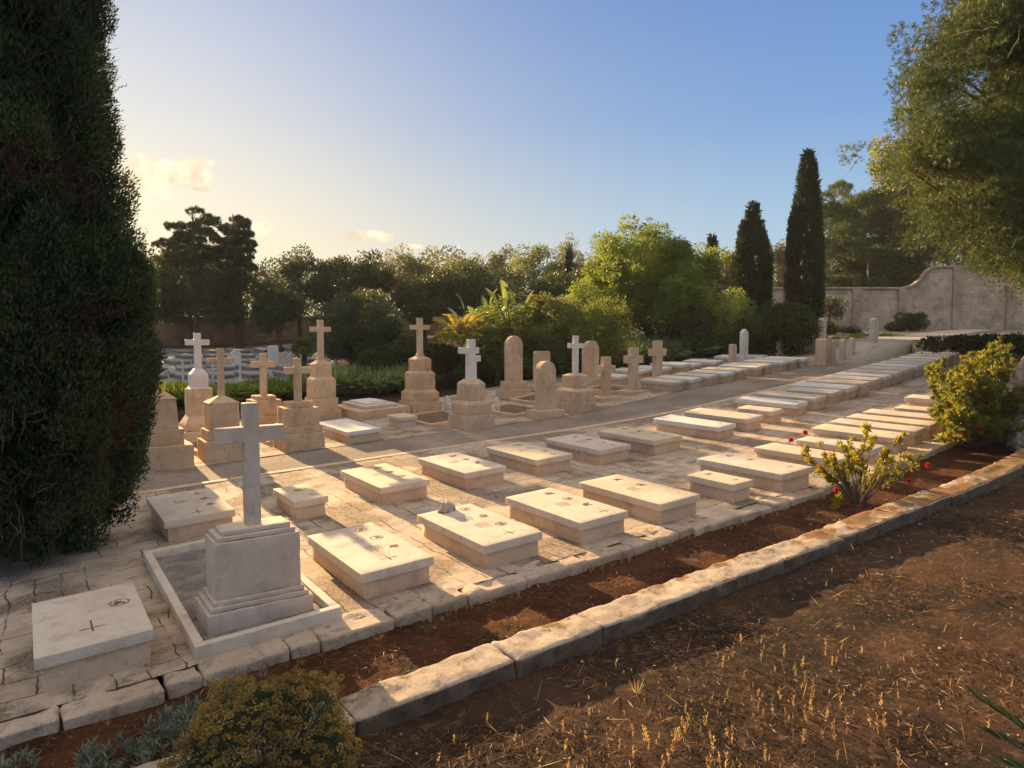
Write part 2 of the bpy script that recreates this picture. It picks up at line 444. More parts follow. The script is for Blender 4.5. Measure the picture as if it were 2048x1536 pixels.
def wallmat():
    m, t, b, pos, out = newmat('low_wall_stone')
    c = mixc(t, mr(t, nz(t, pos, 1.6, 6), .3, .7), (.46, .37, .28), (.60, .50, .39))
    c = mixc(t, mth(t, 'MULTIPLY', mr(t, nz(t, pos, 6, 9, .72), .47, .66), .75), c, (.24, .17, .12))
    # orange brown needles and moss drifts lie on the level top only
    geo = N(t, 'ShaderNodeNewGeometry'); sx = N(t, 'ShaderNodeSeparateXYZ'); t.links.new(geo.outputs['Normal'], sx.inputs[0])
    up = mr(t, sx.outputs['Z'], .6, .9)
    sp = N(t, 'ShaderNodeSeparateXYZ'); t.links.new(pos, sp.inputs[0])
    far = mr(t, sp.outputs['X'], 2.5, 13, -.04, .13)
    dr = mr(t, mth(t, 'ADD', mth(t, 'ADD', mth(t, 'MULTIPLY', nz(t, pos, 2.4, 2), .6), mth(t, 'MULTIPLY', nz(t, pos, 22, 7, .75), .4)), far), .52, .60)
    c = mixc(t, mth(t, 'MULTIPLY', mth(t, 'MULTIPLY', dr, up), .9), c, mixc(t, mr(t, nz(t, pos, 3.5, 2), .4, .6), (.26, .11, .035), (.17, .12, .04)))
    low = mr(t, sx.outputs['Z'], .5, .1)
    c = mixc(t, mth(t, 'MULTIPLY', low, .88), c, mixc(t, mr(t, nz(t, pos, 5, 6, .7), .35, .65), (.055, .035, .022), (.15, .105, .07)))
    t.links.new(c, b.inputs['Base Color']); b.inputs['Roughness'].default_value = .95; b.inputs['Specular IOR Level'].default_value = .15
    p = bmp(t, b, nz(t, pos, 30, 9, .75), .02, 1.0)
    return m
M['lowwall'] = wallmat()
M['kerb'] = stone_mat('rough_kerb_stone', (.46, .36, .26), (.60, .49, .37), (.22, .15, .10), .8, .008, .03, .95)

def leafmat(name, cols, trans=.35, rough=.55, brown=None, bscale=.8, bthr=.62):
    m, t, b, pos, out = newmat(name)
    at = N(t, 'ShaderNodeAttribute', attribute_name='rnd')
    rp = N(t, 'ShaderNodeValToRGB'); e = rp.color_ramp.elements
    e[0].position = 0; e[0].color = cols[0] + (1,); e[1].position = 1; e[1].color = cols[-1] + (1,)
    for i, c in enumerate(cols[1:-1]):
        x = e.new((i + 1) / (len(cols) - 1)); x.color = c + (1,)
    t.links.new(at.outputs['Fac'], rp.inputs[0])
    c = rp.outputs[0]
    c = mixc(t, 1.0, c, mixc(t, mr(t, nz(t, pos, 1.4, 3), .3, .7), (.72, .72, .72), (1.2, 1.2, 1.1)), 'MULTIPLY')
    if brown: c = mixc(t, mr(t, nz(t, pos, bscale, 4, .6), bthr, bthr + .06), c, brown)
    t.links.new(c, b.inputs['Base Color']); b.inputs['Roughness'].default_value = rough; b.inputs['Specular IOR Level'].default_value = .25
    tr = N(t, 'ShaderNodeBsdfTranslucent'); t.links.new(mixc(t, 1.0, c, (1.5, 1.5, .9), 'MULTIPLY'), tr.inputs['Color'])
    ms = N(t, 'ShaderNodeMixShader'); ms.inputs[0].default_value = trans
    t.links.new(b.outputs[0], ms.inputs[1]); t.links.new(tr.outputs[0], ms.inputs[2]); t.links.new(ms.outputs[0], out.inputs['Surface'])
    return m
M['cyp'] = leafmat('cypress_foliage', [(.028, .044, .022), (.055, .078, .034), (.105, .130, .060)], .2, .6, (.085, .050, .030), .75, .58)
M['cyp2'] = leafmat('far_cypress_foliage', [(.020, .034, .016), (.040, .060, .024)], .2)
M['dark'] = leafmat('dark_evergreen_leaves', [(.035, .050, .022), (.062, .080, .034), (.10, .115, .05)], .3)
M['grey'] = leafmat('grey_green_leaves', [(.05, .07, .036), (.085, .105, .06), (.12, .14, .08)], .3)
M['olive'] = leafmat('olive_leaves', [(.08, .10, .032), (.14, .165, .055), (.21, .22, .085)], .5)
M['hib2'] = leafmat('olive_yellow_leaves', [(.08, .10, .022), (.15, .17, .034), (.26, .25, .05), (.40, .26, .05)], .4, .45)
M['redtip'] = leafmat('reddish_tipped_leaves', [(.025, .045, .012), (.045, .070, .020), (.075, .085, .026)], .3, .5, (.16, .05, .02), 1.1, .60)
M['bright'] = leafmat('fresh_green_leaves', [(.08, .12, .028), (.15, .20, .045), (.25, .29, .075)], .5)
M['pine'] = leafmat('pine_needles', [(.035, .06, .022), (.080, .112, .038), (.175, .19, .065)], .28, .5, (.17, .085, .035), .9, .66)
M['pale'] = leafmat('pale_casuarina_leaves', [(.10, .105, .05), (.15, .15, .075), (.20, .18, .10)], .45)
M['strap'] = leafmat('strap_leaves', [(.09, .14, .07), (.19, .26, .13), (.38, .43, .25)], .5, .35)
M['hib'] = leafmat('yellowing_leaves', [(.09, .12, .02), (.20, .21, .03), (.36, .30, .04), (.42, .22, .04)], .45, .45)
M['silver'] = leafmat('silvery_leaves', [(.13, .17, .14), (.21, .26, .21), (.29, .33, .26)], .2, .5)
M['yflow'] = leafmat('mustard_flower_heads', [(.20, .13, .035), (.34, .22, .06), (.48, .34, .12)], .25)
M['red'] = leafmat('red_petals', [(.45, .01, .02), (.62, .02, .03)], .3)
M['straw'] = leafmat('dry_straw', [(.30, .18, .08), (.46, .30, .14), (.60, .44, .24)], .35)
M['needle'] = leafmat('fallen_needles', [(.08, .038, .017), (.19, .095, .042), (.40, .25, .13)], .1)
M['cycad'] = leafmat('cycad_leaflets', [(.02, .045, .015), (.035, .07, .022)], .15, .35)
M['palm'] = leafmat('palm_fronds', [(.08, .11, .025), (.16, .165, .035), (.28, .22, .05)], .45, .4)
M['paddle'] = leafmat('paddle_leaves', [(.09, .13, .05), (.20, .24, .12)], .4, .3)
def barkmat(name, a, b_):
    m, t, b, pos, out = newmat(name)
    c = mixc(t, mr(t, nz(t, pos, 7, 7, .7, 0, (1, 1, .35)), .35, .65), a, b_)
    t.links.new(c, b.inputs['Base Color']); b.inputs['Roughness'].default_value = .95
    bmp(t, b, nz(t, pos, 22, 7, .7, .5, (1, 1, .3)), .03, 1.0)
    return m
M['bark'] = barkmat('brown_bark', (.07, .045, .03), (.16, .11, .075))
M['pbark'] = barkmat('pale_bark', (.14, .10, .07), (.42, .34, .26))
M['twig'] = barkmat('grey_twigs', (.10, .075, .055), (.20, .15, .11))
M['ptwig'] = barkmat('pale_twigs', (.22, .15, .10), (.38, .28, .20))

def bwall_mat(name, ca, cb, cd, course=.27):
    m, t, b, pos, out = newmat(name)
    tc2 = N(t, 'ShaderNodeTexCoord'); sx = N(t, 'ShaderNodeSeparateXYZ'); t.links.new(tc2.outputs['Object'], sx.inputs[0])
    cb_ = N(t, 'ShaderNodeCombineXYZ'); t.links.new(sx.outputs['X'], cb_.inputs[0]); t.links.new(sx.outputs['Z'], cb_.inputs[1])
    br = N(t, 'ShaderNodeTexBrick'); br.inputs['Scale'].default_value = 1; br.inputs['Brick Width'].default_value = course * 2.2; br.inputs['Row Height'].default_value = course
    br.inputs['Mortar Size'].default_value = .016; br.inputs['Mortar Smooth'].default_value = .5
    br.inputs['Color1'].default_value = (.82, .82, .82, 1); br.inputs['Color2'].default_value = (1.12, 1.12, 1.12, 1); br.inputs['Mortar'].default_value = (.6, .6, .6, 1)
    t.links.new(cb_.outputs[0], br.inputs['Vector'])
    c = mixc(t, mr(t, nz(t, pos, .45, 7, .65), .35, .65), ca, cb)
    c = mixc(t, mth(t, 'MULTIPLY', mr(t, nz(t, pos, 1.3, 9, .75, .6), .46, .66), .75), c, cd)
    c = mixc(t, mr(t, nz(t, pos, .6, 4), .45, .70, .0, .7), c, mixc(t, 1.0, c, br.outputs['Color'], 'MULTIPLY'))
    t.links.new(c, b.inputs['Base Color']); b.inputs['Roughness'].default_value = .95
    bmp(t, b, mth(t, 'SUBTRACT', nz(t, pos, 9, 8, .7), mth(t, 'MULTIPLY', br.outputs['Fac'], .6)), .03, 1.0)
    return m
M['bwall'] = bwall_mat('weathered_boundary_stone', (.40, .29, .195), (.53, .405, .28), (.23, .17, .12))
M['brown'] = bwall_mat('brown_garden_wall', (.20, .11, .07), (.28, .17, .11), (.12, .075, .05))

# ------------------------------------------------------------------ ground sheets
def sheet(name, us, vs, zf, m, kind='structure', amp=0, ns=1.0, edge=None):
    U, Vv = np.meshgrid(us, vs, indexing='ij')
    if edge is not None: Vv = edge(U, Vv)
    Z = zf(U, Vv)
    P = np.stack([U, Vv, Z], -1).reshape(-1, 3)
    if amp: P[:, 2] += fbm(P * [1, 1, 0], ns, 4, 3) * amp
    a, b = U.shape
    i = np.arange(a * b).reshape(a, b)
    F = np.stack([i[:-1, :-1], i[1:, :-1], i[1:, 1:], i[:-1, 1:]], -1).reshape(-1, 4)
    o = link(name, mesh_from(name, P, F, [m]))
    return tag(o, kind=kind)

def path_near(u): return np.interp(u, [-10, 4, 10, 14, 17, 20, 25, 30], [16.15, 16.05, 15.75, 15.5, 14.8, 14.5, 13.95, 13.8])
def path_far(u): return np.interp(u, [-10, 8, 15, 19, 22, 26, 30], [17.95, 17.95, 17.35, 17.05, 16.85, 16.3, 16.3])

def gz(u, v):
    z = H(u, v) - .14
    z = np.where(v < 5.4, H(u, v) + .0 + .02 * np.clip(-v, 0, 5), z)
    return z
def vals(a, b, *segs):
    r = [a]
    for lim, st in segs:
        while r[-1] < lim: r.append(r[-1] + st)
    return np.array(r)
us = vals(-130, 0, (-60, 10), (-12, 3), (-1, .5), (16, .09), (34, .5), (90, 4), (180, 10))
vs = vals(-120, 0, (-40, 10), (-6, 2), (2, .4), (7.6, .09), (30, .6), (90, 3), (180, 10))
sheet('ground', us, vs, gz, M['soil'], amp=.022, ns=2.2)

us = vals(-6, 0, (27.6, .12))
sheet('paving', us, np.linspace(0, 1, 70), lambda u, v: H(u, v), M['paving'], amp=.008, ns=1.5,
      edge=lambda U, V: 7.42 + V * (path_near(U) - .24 - 7.42))
sheet('path', vals(-40, 0, (28.6, .5)), np.linspace(0, 1, 12), lambda u, v: H(u, v) - .008, M['asphalt'], amp=.006, ns=.8,
      edge=lambda U, V: path_near(U) - .02 + V * (path_far(U) + .06 - path_near(U) + .02))
sheet('plot_ground', vals(-6, 0, (27.6, .2)), np.linspace(0, 1, 40), lambda u, v: H(u, v) + .002, M['paving'], amp=.006, ns=1.5,
      edge=lambda U, V: path_far(U) + V * (25.2 - path_far(U)))
# soil strip between the low wall and the paved platform
sheet('soil_strip', vals(-8, 0, (34, .07)), np.linspace(5.5, 7.45, 30), lambda u, v: H(u, v) - .12, M['redsoil'], amp=.02, ns=3)

# upper terrace
sheet('terrace_ground', vals(28.1, 0, (90, 2)), vals(-40, 0, (45, 2)), lambda u, v: TZ(u, v), M['terr'], amp=.02, ns=.5)
sheet('terrace_path', vals(28.3, 0, (58, 1.5)), np.array([0., 1.]), lambda u, v: TZ(u, v) + .03, M['concrete'], edge=lambda U, V: 13.7 + (U - 28) * .28 + V * 2.4)
# kerb course of long pale stones along the path's near edge
mb = MB(); u = -6.0
while u < 27.6:
    L = random.uniform(.8, 1.3); v = float(path_near(u + L / 2)) - .12; dv = float(path_near(u + L) - path_near(u)) / L
    mb.rbox((u + L / 2, v, float(H(u + L / 2, v)) - .06), (L / 2 - .004, .115, .075), .012, .3, .004, 5, int(u * 7) % 50, rot=math.atan(dv), slope=float(H(u + L, v) - H(u, v)) / L); u += L
tag(mb.build('path_kerb', M['base']), kind='structure')

# broken kerb stones at the platform's edge
mb = MB(); u = -6.0; k = 0
while u < 27.5:
    L = random.choice([.32, .5, .7, .85, 1.05]); k += 1
    if not (u < 9 and random.random() < .04):
        dz = random.uniform(-.02, .008); y0 = 7.14 + random.uniform(-.035, .045)
        yc = (y0 + 7.6) / 2
        mb.rbox((u + L / 2, yc, float(H(u + L / 2, yc)) - .115 + dz), (L / 2 - .008, (7.6 - y0) / 2, .125), .035, .07, .028, 5.5, k, slope=float(H(u + L, yc) - H(u, yc)) / L)
    u += L
tag(mb.build('platform_edging', M['kerb']), kind='structure')

# ------------------------------------------------------------------ low wall
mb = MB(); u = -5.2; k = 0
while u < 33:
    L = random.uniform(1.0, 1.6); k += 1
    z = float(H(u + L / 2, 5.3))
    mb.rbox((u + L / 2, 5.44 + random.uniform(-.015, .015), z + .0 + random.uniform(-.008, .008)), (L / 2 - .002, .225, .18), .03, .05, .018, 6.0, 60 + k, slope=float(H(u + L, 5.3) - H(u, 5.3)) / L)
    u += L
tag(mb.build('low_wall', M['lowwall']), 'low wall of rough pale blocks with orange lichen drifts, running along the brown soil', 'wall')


# ------------------------------------------------------------------ flat graves
def slope_rot(o, u, v, k=1.0):
    su = (float(H(u + .4, v)) - float(H(u - .4, v))) / .8 * k
    sv = (float(H(u, v + .4)) - float(H(u, v - .4))) / .8
    o.rotation_euler = (math.atan(sv), -math.atan(su), o.rotation_euler[2])
def stroke(mb, x0, y0, x1, y1, wd, z):
    dx, dy = x1 - x0, y1 - y0; L = math.hypot(dx, dy) or 1; nx, ny = -dy / L * wd / 2, dx / L * wd / 2
    P = [(x0 + nx, y0 + ny), (x0 - nx, y0 - ny), (x1 - nx, y1 - ny), (x1 + nx, y1 + ny)]
    V = [(x, y, z - .004) for x, y in P] + [(x, y, z) for x, y in P]
    mb.add(V, [(4, 5, 6, 7), (0, 1, 5, 4), (1, 2, 6, 5), (2, 3, 7, 6), (3, 0, 4, 7)])
def ring(mb, cx, cy, r, wd, z, n=22, sq=1.0):
    V = []; F = []
    for i in range(n):
        a = 2 * math.pi * i / n; c, s = math.cos(a), math.sin(a)
        k = r * (1 + .05 * math.cos(8 * a))
        V += [(cx + c * k, cy + s * k * sq, z), (cx + c * (k - wd), cy + s * (k - wd) * sq, z)]
    for i in range(n):
        j = (i + 1) % n; F.append((2 * i, 2 * j, 2 * j + 1, 2 * i + 1))
    mb.add(V, F)
def grave(u, v, W, L, label, group=None, mat='marble', bmat='base', badges=(), cross=None, text=(), h=.22, t=.115, seed=0, inset=.045, lod=0, cat='grave slab', name='flat_grave'):
    cu_, cv_ = u + W / 2, v + L / 2
    root = empty(name, (cu_, cv_, float(H(cu_, cv_))), 0, label, cat, group)
    slope_rot(root, cu_, cv_)
    rs = .25 if lod else .12
    b = MB(); b.rbox((0, 0, h / 2 - .06), (W / 2 - inset, L / 2 - inset, h / 2 + .06), .007, rs, .010 if not lod else .006, 5, seed)
    b.build('base_block', M[bmat], root)
    s = MB(); s.rbox((0, 0, h + t / 2 + .001), (W / 2, L / 2, t / 2), .0045, rs, .0022, 5, seed + 9)
    s.build('top_slab', M[mat], root)
    z = h + t + .0025
    R_ = random.Random(seed)
    for (fu, fv, r) in badges:
        m = MB(); cx, cy = -W / 2 + fu * W, -L / 2 + fv * L
        q_ = .58
        if r > 0: ring(m, cx, cy, r, r * .20, z)
        else: r = -r; q_ = .95
        pts = [(R_.uniform(-q_, q_) * r, R_.uniform(-q_, q_) * r) for _ in range(15)]
        for i in range(14):
            stroke(m, cx + pts[i][0], cy + pts[i][1], cx + pts[i + 1][0], cy + pts[i + 1][1], r * .13, z + i * .0002)
        m.build('carved_badge', M['carve'], root, False)
    if cross:
        fu, fv, sz = cross; cx, cy = -W / 2 + fu * W, -L / 2 + fv * L
        m = MB(); stroke(m, cx, cy - sz * .35, cx, cy + sz * .8, sz * .07, z); stroke(m, cx - sz * .42, cy, cx + sz * .42, cy, sz * .07, z + .0006)
        m.build('carved_cross', M['carve'], root, False)
    for (fu, fv) in text:
        for row in range(5):
            m = MB(); x = -W / 2 + fu * W - row * .042; wd_ = R_.uniform(.08, .15); y = -L / 2 + fv * L - wd_
            while y < -L / 2 + fv * L + wd_:
                stroke(m, x - .009, y, x + .009, y + R_.uniform(-.006, .006), .0045, z)
                if R_.random() < .5: stroke(m, x + .008 * R_.choice((-1, 0, 1)), y, x + .008 * R_.choice((-1, 0, 1)), y + .012, .004, z + .0005)
                y += .017
            m.build('inscription_line', M['carve2'], root, False)
    return root
def grave_px(L_, N_, R_, label, h=.335, **k):
    n, r, l = onG(*N_, h=h), onG(*R_, h=h), onG(*L_, h=h)
    return grave(n.x, n.y, max(.45, r.x - n.x), max(.6, l.y - n.y), label, **k)

G1 = 'flat graves of the front row beside the soil strip'
G2 = 'flat graves of the second row beside the path'
tri = lambda r=.085: [(.76, .86, r), (.76, .62, r), (.74, .38, r)]
grave(-.01, 7.74, 1.0, 1.62, 'wide shaded cream slab with a carved cross, left of the tall cross monument', G1, badges=[(.80, .62, .105)], cross=(.50, .27, .27), text=(), seed=1, mat='marble', h=.24)
grave(3.235, 7.82, .98, 1.95, 'large flat grave right beside the tall cross monument, with two ring badges and a cross', G1, badges=[(.72, .87, .095), (.75, .62, .095), (.76, .38, -.09)], cross=(.52, .17, .27), text=((.62, .42), (.58, .66)), seed=2)
g_rock = grave(4.916, 7.72, .957, 1.94, 'flat grave with a loose rock lying on its far corner', G1, badges=[(.76, .88, .09), (.76, .62, -.09), (.76, .36, .09)], cross=(.62, .14, .25), text=((.6, .42), (.58, .66)), seed=3)
grave(6.516, 7.66, .95, 1.93, 'flat front row grave next after the one bearing the loose rock', G1, badges=[(.72, .84, -.09), (.74, .6, .085), (.76, .36, -.085)], cross=(.72, .13, .24), text=((.55, .5),), seed=4)
grave(8.063, 7.58, .93, 1.95, 'flat front row grave just before the short child sized one', G1, badges=[(.70, .84, -.085), (.72, .56, -.085)], cross=(.70, .15, .26), text=((.5, .5),), seed=5, mat='marble2')
grave_px((1367.6, 950.9), (1467.4, 969.7), (1504, 958.4), 'short child sized grave in the front row by the soil strip', group=G1, badges=[(.6, .78, -.08)], cross=(.6, .2, .14), seed=6, mat='marble2')
grave(11.05, 7.48, .93, 1.94, 'flat front row grave just left of the yellow flowering shrub', G1, badges=[(.7, .86, -.08), (.7, .6, -.08)], cross=(.7, .15, .2), seed=7)
grave(1.72, 11.975, 1.056, 1.96, 'shaded flat grave behind the tall cross monument, with three badges in a line', G2, badges=[(.78, .82, -.09), (.78, .58, .085), (.78, .34, -.09)], cross=(.52, .14, .24), text=((.5, .6),), seed=8)
grave_px((546.8, 977.6), (589.5, 1003.9), (653.8, 989.2), 'small nearly square grave between the tall cross monument and the second row slabs', group=G2, badges=[(.62, .66, .11)], cross=(.7, .25, .14), seed=9, mat='marble2')
for i, (uu, vv, ww, ll, lab) in enumerate([
    (5.191, 11.6, .983, 1.957, 'sunlit second row grave right after the small nearly square one'),
    (6.917, 11.563, .966, 1.954, 'second row grave directly behind the one bearing the loose rock, striped by shadow'),
    (8.63, 11.552, .966, 1.952, 'third full sized grave in the sunlit second row'),
    (10.23, 11.42, .95, 1.97, 'fourth full sized second row grave, behind the child sized front grave'),
    (11.833, 11.35, .957, 1.954, 'fifth full sized second row grave, just before the paler narrow slabs')]):
    grave(uu, vv, ww, ll, lab, G2, badges=[(.70, .84, -.095), (.72, .58, .09 if i in (0, 3) else -.095), (.74, .34, -.09)], cross=(.68, .14, .18), text=((.5, .55),), seed=20 + i, mat='marble2' if i % 2 == 0 else 'marble')
ordn = ['first', 'second', 'third', 'fourth', 'fifth', 'sixth', 'seventh', 'eighth', 'ninth', 'tenth', 'eleventh', 'twelfth', 'thirteenth', 'fourteenth', 'fifteenth', 'sixteenth', 'seventeenth', 'eighteenth', 'nineteenth', 'twentieth']
far2 = [(13.45, 14.0), (14.1, 14.75), (15.24, 15.87), (16.3, 16.74, 1), (17.3, 17.85), (18.2, 18.76), (19.06, 19.59, 2), (19.8, 20.39), (20.57, 21.13), (21.29, 21.8), (21.94, 22.41), (22.6, 23.08), (23.25, 23.74), (23.9, 24.3), (24.45, 24.85), (25.0, 25.4), (25.6, 25.95), (26.15, 26.5), (26.7, 27.05)]
for i, q in enumerate(far2[1:]):
    a, b = q[0], q[1]; L_ = max(1.4, 2.2 - .062 * (a - 14)); v0 = 11.35
    if len(q) > 2: L_ = 1.15 if q[2] == 1 else 1.5
    lab = '%s pale slab beyond the badge carved ones, long row right of the path' % ordn[i]
    if i == 2: lab = 'short narrow slab tucked between full sized ones in the long row right of the path'
    grave(a, v0, b - a + .02, L_, lab, 'pale slabs of the long receding row right of the path', mat='marble' if i % 3 else 'white', seed=40 + i, lod=1, cross=(.7, .14, .15) if i < 6 else None)
far1 = [(12.9, 13.6, 1.9, 'pale slab half hidden behind the red flowered shrub'), (14.15, 14.7, 1.7, 'low pale slab just beyond the red flowered shrub'),
        (15.2, 15.75, 2.0, 'front row slab with a carved cross beyond the red flowered shrub, end lit orange'),
        (15.95, 16.42, 2.0, 'front row slab second beyond the red flowered shrub gap, its end under the large bush'),
        (16.6, 17.05, 1.95, 'front row slab third beyond the red flowered shrub gap, beside the large bush'),
        (17.25, 17.7, 1.9, 'front row slab fourth beyond the red flowered shrub gap, partly under the large bush'),
        (18.0, 18.4, 1.5, 'front row slab whose far end just shows left of the large bush'),
        (19.3, 19.75, 1.9, 'raised pale slab standing apart left of the large bush, with a dark gap beneath'),
        (20.6, 21.05, 1.7, 'small pale slab edge farthest along the front row beside the large bush')]
for i, (a, b, L_, lab) in enumerate(far1):
    grave(a, 7.55, b - a, L_, lab, 'pale slabs at the far end of the front row', mat='marble' if i % 2 else 'marble2', seed=70 + i, lod=1, cross=(.65, .14, .15) if i == 2 else None, h=.18 if i < 2 else .22)

# slabs left of the path, beyond the three stout crosses
rr = random.Random(3)
def foot(px, label, W=.5, L=1.7, group='pale slabs of the row left of the path', **k):
    p = onG(*px); return grave(p.x - W, p.y, W, L, label, group, lod=1, **k)
left3 = [(1370, 779), (1404, 773), (1438, 767), (1471, 761), (1497, 755), (1528, 749), (1547, 745), (1578, 739), (1598, 735), (1621, 732)]
for i, p in enumerate(left3):
    foot(p, '%s low pale slab past the stout stone crosses, left of the path' % ordn[i], W=.52 if i < 5 else .42, L=1.75, seed=90 + i, mat='white' if i % 2 else 'marble')
back4 = [(1262, 768), (1305, 757), (1345, 752), (1383, 744), (1404, 737), (1448, 731), (1512, 722), (1536, 721)]
for i, p in enumerate(back4):
    foot(p, '%s pale back row slab from the left, before the strap leaved plants' % ordn[i], W=.62, L=1.7, group='pale slabs of the back row before the strap leaved bed', seed=110 + i, mat='white', h=.26 if i < 4 else .12)

def kerb_frame(u0, v0, u1, v1, label, mat='base', infill='gravel', h=.12, wd=.09, name='grave_kerb', seed=0, cat='grave kerb', fn=H):
    cu_, cv_ = (u0 + u1) / 2, (v0 + v1) / 2
    root = empty(name, (cu_, cv_, float(fn(cu_, cv_))), 0, label, cat)
    if fn is H: slope_rot(root, cu_, cv_)
    a, b = (u1 - u0) / 2, (v1 - v0) / 2
    f = MB()
    f.rbox((0, -b + wd / 2, h / 2 - .03), (a, wd / 2, h / 2 + .03), .008, .2, .003, 5, seed)
    f.rbox((0, b - wd / 2, h / 2 - .03), (a, wd / 2, h / 2 + .03), .008, .2, .003, 5, seed)
    f.rbox((-a + wd / 2, 0, h / 2 - .033), (wd / 2, b - wd - .001, h / 2 + .03), .008, .2, .003, 5, seed)
    f.rbox((a - wd / 2, 0, h / 2 - .033), (wd / 2, b - wd - .001, h / 2 + .03), .008, .2, .003, 5, seed)
    f.build('kerb_stones', M[mat], root)
    if infill:
        g = MB(); nx, ny = int(a * 2 / .06), int(b * 2 / .06)
        X, Y = np.meshgrid(np.linspace(-a + wd * .9, a - wd * .9, nx), np.linspace(-b + wd * .9, b - wd * .9, ny), indexing='ij')
        P = np.stack([X, Y, X * 0 + .035], -1).reshape(-1, 3); P[:, 2] += fbm(P + [cu_, cv_, 0], 9, 3, seed) * .012
        i = np.arange(nx * ny).reshape(nx, ny)
        g.add(P, np.stack([i[:-1, :-1], i[1:, :-1], i[1:, 1:], i[:-1, 1:]], -1).reshape(-1, 4))
        g.build('gravel_fill', M[infill], root)
    return root

# ------------------------------------------------------------------ monuments
def cross_poly(h, sw, aw, ah, az, foot=0):
    """Latin cross outline, z up; az = arm centre below the top, aw = (left, right) reach from the middle"""
    l, r = aw if isinstance(aw, tuple) else (aw / 2, aw / 2)
    s = sw / 2; t = h - az
    P = [(-s - foot, 0), (s + foot, 0)]
    if foot: P += [(s + foot, .05), (s, .05 + foot * 1.5)]
    P += [(s, t - ah / 2), (r, t - ah / 2), (r, t + ah / 2), (s, t + ah / 2), (s, h), (-s, h), (-s, t + ah / 2), (-l, t + ah / 2), (-l, t - ah / 2), (-s, t - ah / 2)]
    if foot: P += [(-s, .05 + foot * 1.5), (-s - foot, .05)]
    return P
def monument(u, v, label, levels, cross=None, cmat='ochre', mat='ochre', group=None, seed=0, top_mats=None, cat='cross monument', name='cross_monument', pad=None, rot=0.0):
    """u, v = middle of the front foot; levels = [(w, d, h, kind[, part, material])] from the ground up"""
    d0 = levels[0][1]
    root = empty(name, (u, v + d0 / 2, float(H(u, v + d0 / 2))), rot, label, cat, group)
    z = -.06; names = {'box': 'block', 'cap': 'cap', 'cham': 'moulding'}
    for i, lv in enumerate(levels):
        w_, d_, h_, k = lv[:4]; part = lv[4] if len(lv) > 4 else ('plinth' if i == 0 else names[k]); mm = lv[5] if len(lv) > 5 else mat
        hh = h_ + (.06 if i == 0 else 0)
        m = MB()
        if k == 'box': m.rbox((0, 0, z + hh / 2), (w_ / 2, d_ / 2, hh / 2 - .001), .011, .09, .009, 6, seed * 7 + i)
        else:
            nw, nd = (lv[6] if len(lv) > 6 else ((levels[i + 1][0], levels[i + 1][1]) if i + 1 < len(levels) else (cross[1], cross[1])))
            m.rbox((0, 0, z + hh / 2), (w_ / 2, d_ / 2, hh / 2 - .0005), .008, .06, .006, 6, seed * 7 + i, top=(nw / w_, nd / d_))
        m.build(part, M[mm], root); z += hh
    if cross:
        h, sw, aw, ah, az = cross[:5]; dp = cross[5] if len(cross) > 5 else sw * .85; ft = cross[6] if len(cross) > 6 else 0
        poly_obj('cross', cross_poly(h, sw, aw, ah, az, ft), -dp / 2, dp / 2, M[cmat], root, (0, 0, z - .004), .010)
    return root

# the tall monument at the front
monument(2.10, 7.93, 'tall grey marble cross on a stepped block inside a low kerb, nearest the camera', [
    (1.16, .72, .23, 'box', 'plinth'), (1.08, .65, .055, 'box', 'step'), (1.0, .58, .055, 'box', 'step'),
    (.93, .52, .63, 'box', 'pedestal_block'), (.86, .46, .055, 'box', 'step'), (.76, .36, .055, 'box', 'step')],
    (1.40, .17, .76, .18, .36, .13), cmat='greym', mat='greym', seed=1)
kerb_frame(1.32, 7.50, 2.86, 11.25, 'white marble kerb round the tall cross monument, filled with chippings', 'marble', 'chips' if 'chips' in M else 'gravel', .15, .10, seed=2)

G3 = 'limestone cross monuments behind the path'
monument(2.62, 18.2, 'ochre pedestal with a sloping cap half hidden behind the dark cypress', [
    (1.35, 1.35, .52, 'box'), (1.0, 1.0, .38, 'box'), (.80, .80, .72, 'cham', 'pedestal_block', 'ochre', (.72, .72)), (.78, .78, .22, 'cham', 'cap', 'ochre', (.2, .2))], None, group=G3, seed=2, cat='monument', name='pedestal_monument')
monument(4.05, 18.2, 'ochre cross on a pyramid capped block, just left of the tall grey cross', [
    (1.0, 1.0, .48, 'box'), (.84, .84, .26, 'box'), (.70, .70, .66, 'box', 'pedestal_block'), (.74, .74, .17, 'cham', 'cap')],
    (1.18, .15, .66, .13, .30, .13), 'ochre', 'ochre', G3, 3)
monument(4.27, 22.0, 'white marble cross on a marble top and slim ochre block, leftmost of the crosses', [
    (1.3, 1.3, .22, 'box'), (.95, .95, .2, 'box'), (.92, .92, .24, 'cham', 'moulding'), (.66, .66, .80, 'box', 'pedestal_block'), (.56, .56, .05, 'cham', 'moulding', 'white', (.48, .48)), (.48, .48, .36, 'box', 'marble_block', 'white'), (.48, .48, .18, 'cham', 'moulding', 'white', (.22, .22))],
    (1.06, .19, .66, .17, .28, .15), 'white', 'ochre', G3, 4)
monument(6.02, 21.6, 'ochre cross with a square stepped block, between the left crosses', [
    (1.0, 1.0, .26, 'box'), (.92, .92, .28, 'box'), (.84, .84, .46, 'box', 'pedestal_block'), (.6, .6, .12, 'box', 'step')],
    (1.28, .19, .72, .19, .33, .16), 'ochre', 'ochre2', G3, 5)
monument(5.98, 18.15, 'low ochre cross on broad stepped blocks, just right of the tall grey cross', [
    (1.06, 1.06, .43, 'box'), (.98, .98, .19, 'box'), (.86, .86, .46, 'box', 'pedestal_block'), (.62, .62, .15, 'box', 'step')],
    (1.15, .18, .70, .18, .32, .15), 'ochre', 'ochre2', G3, 6)
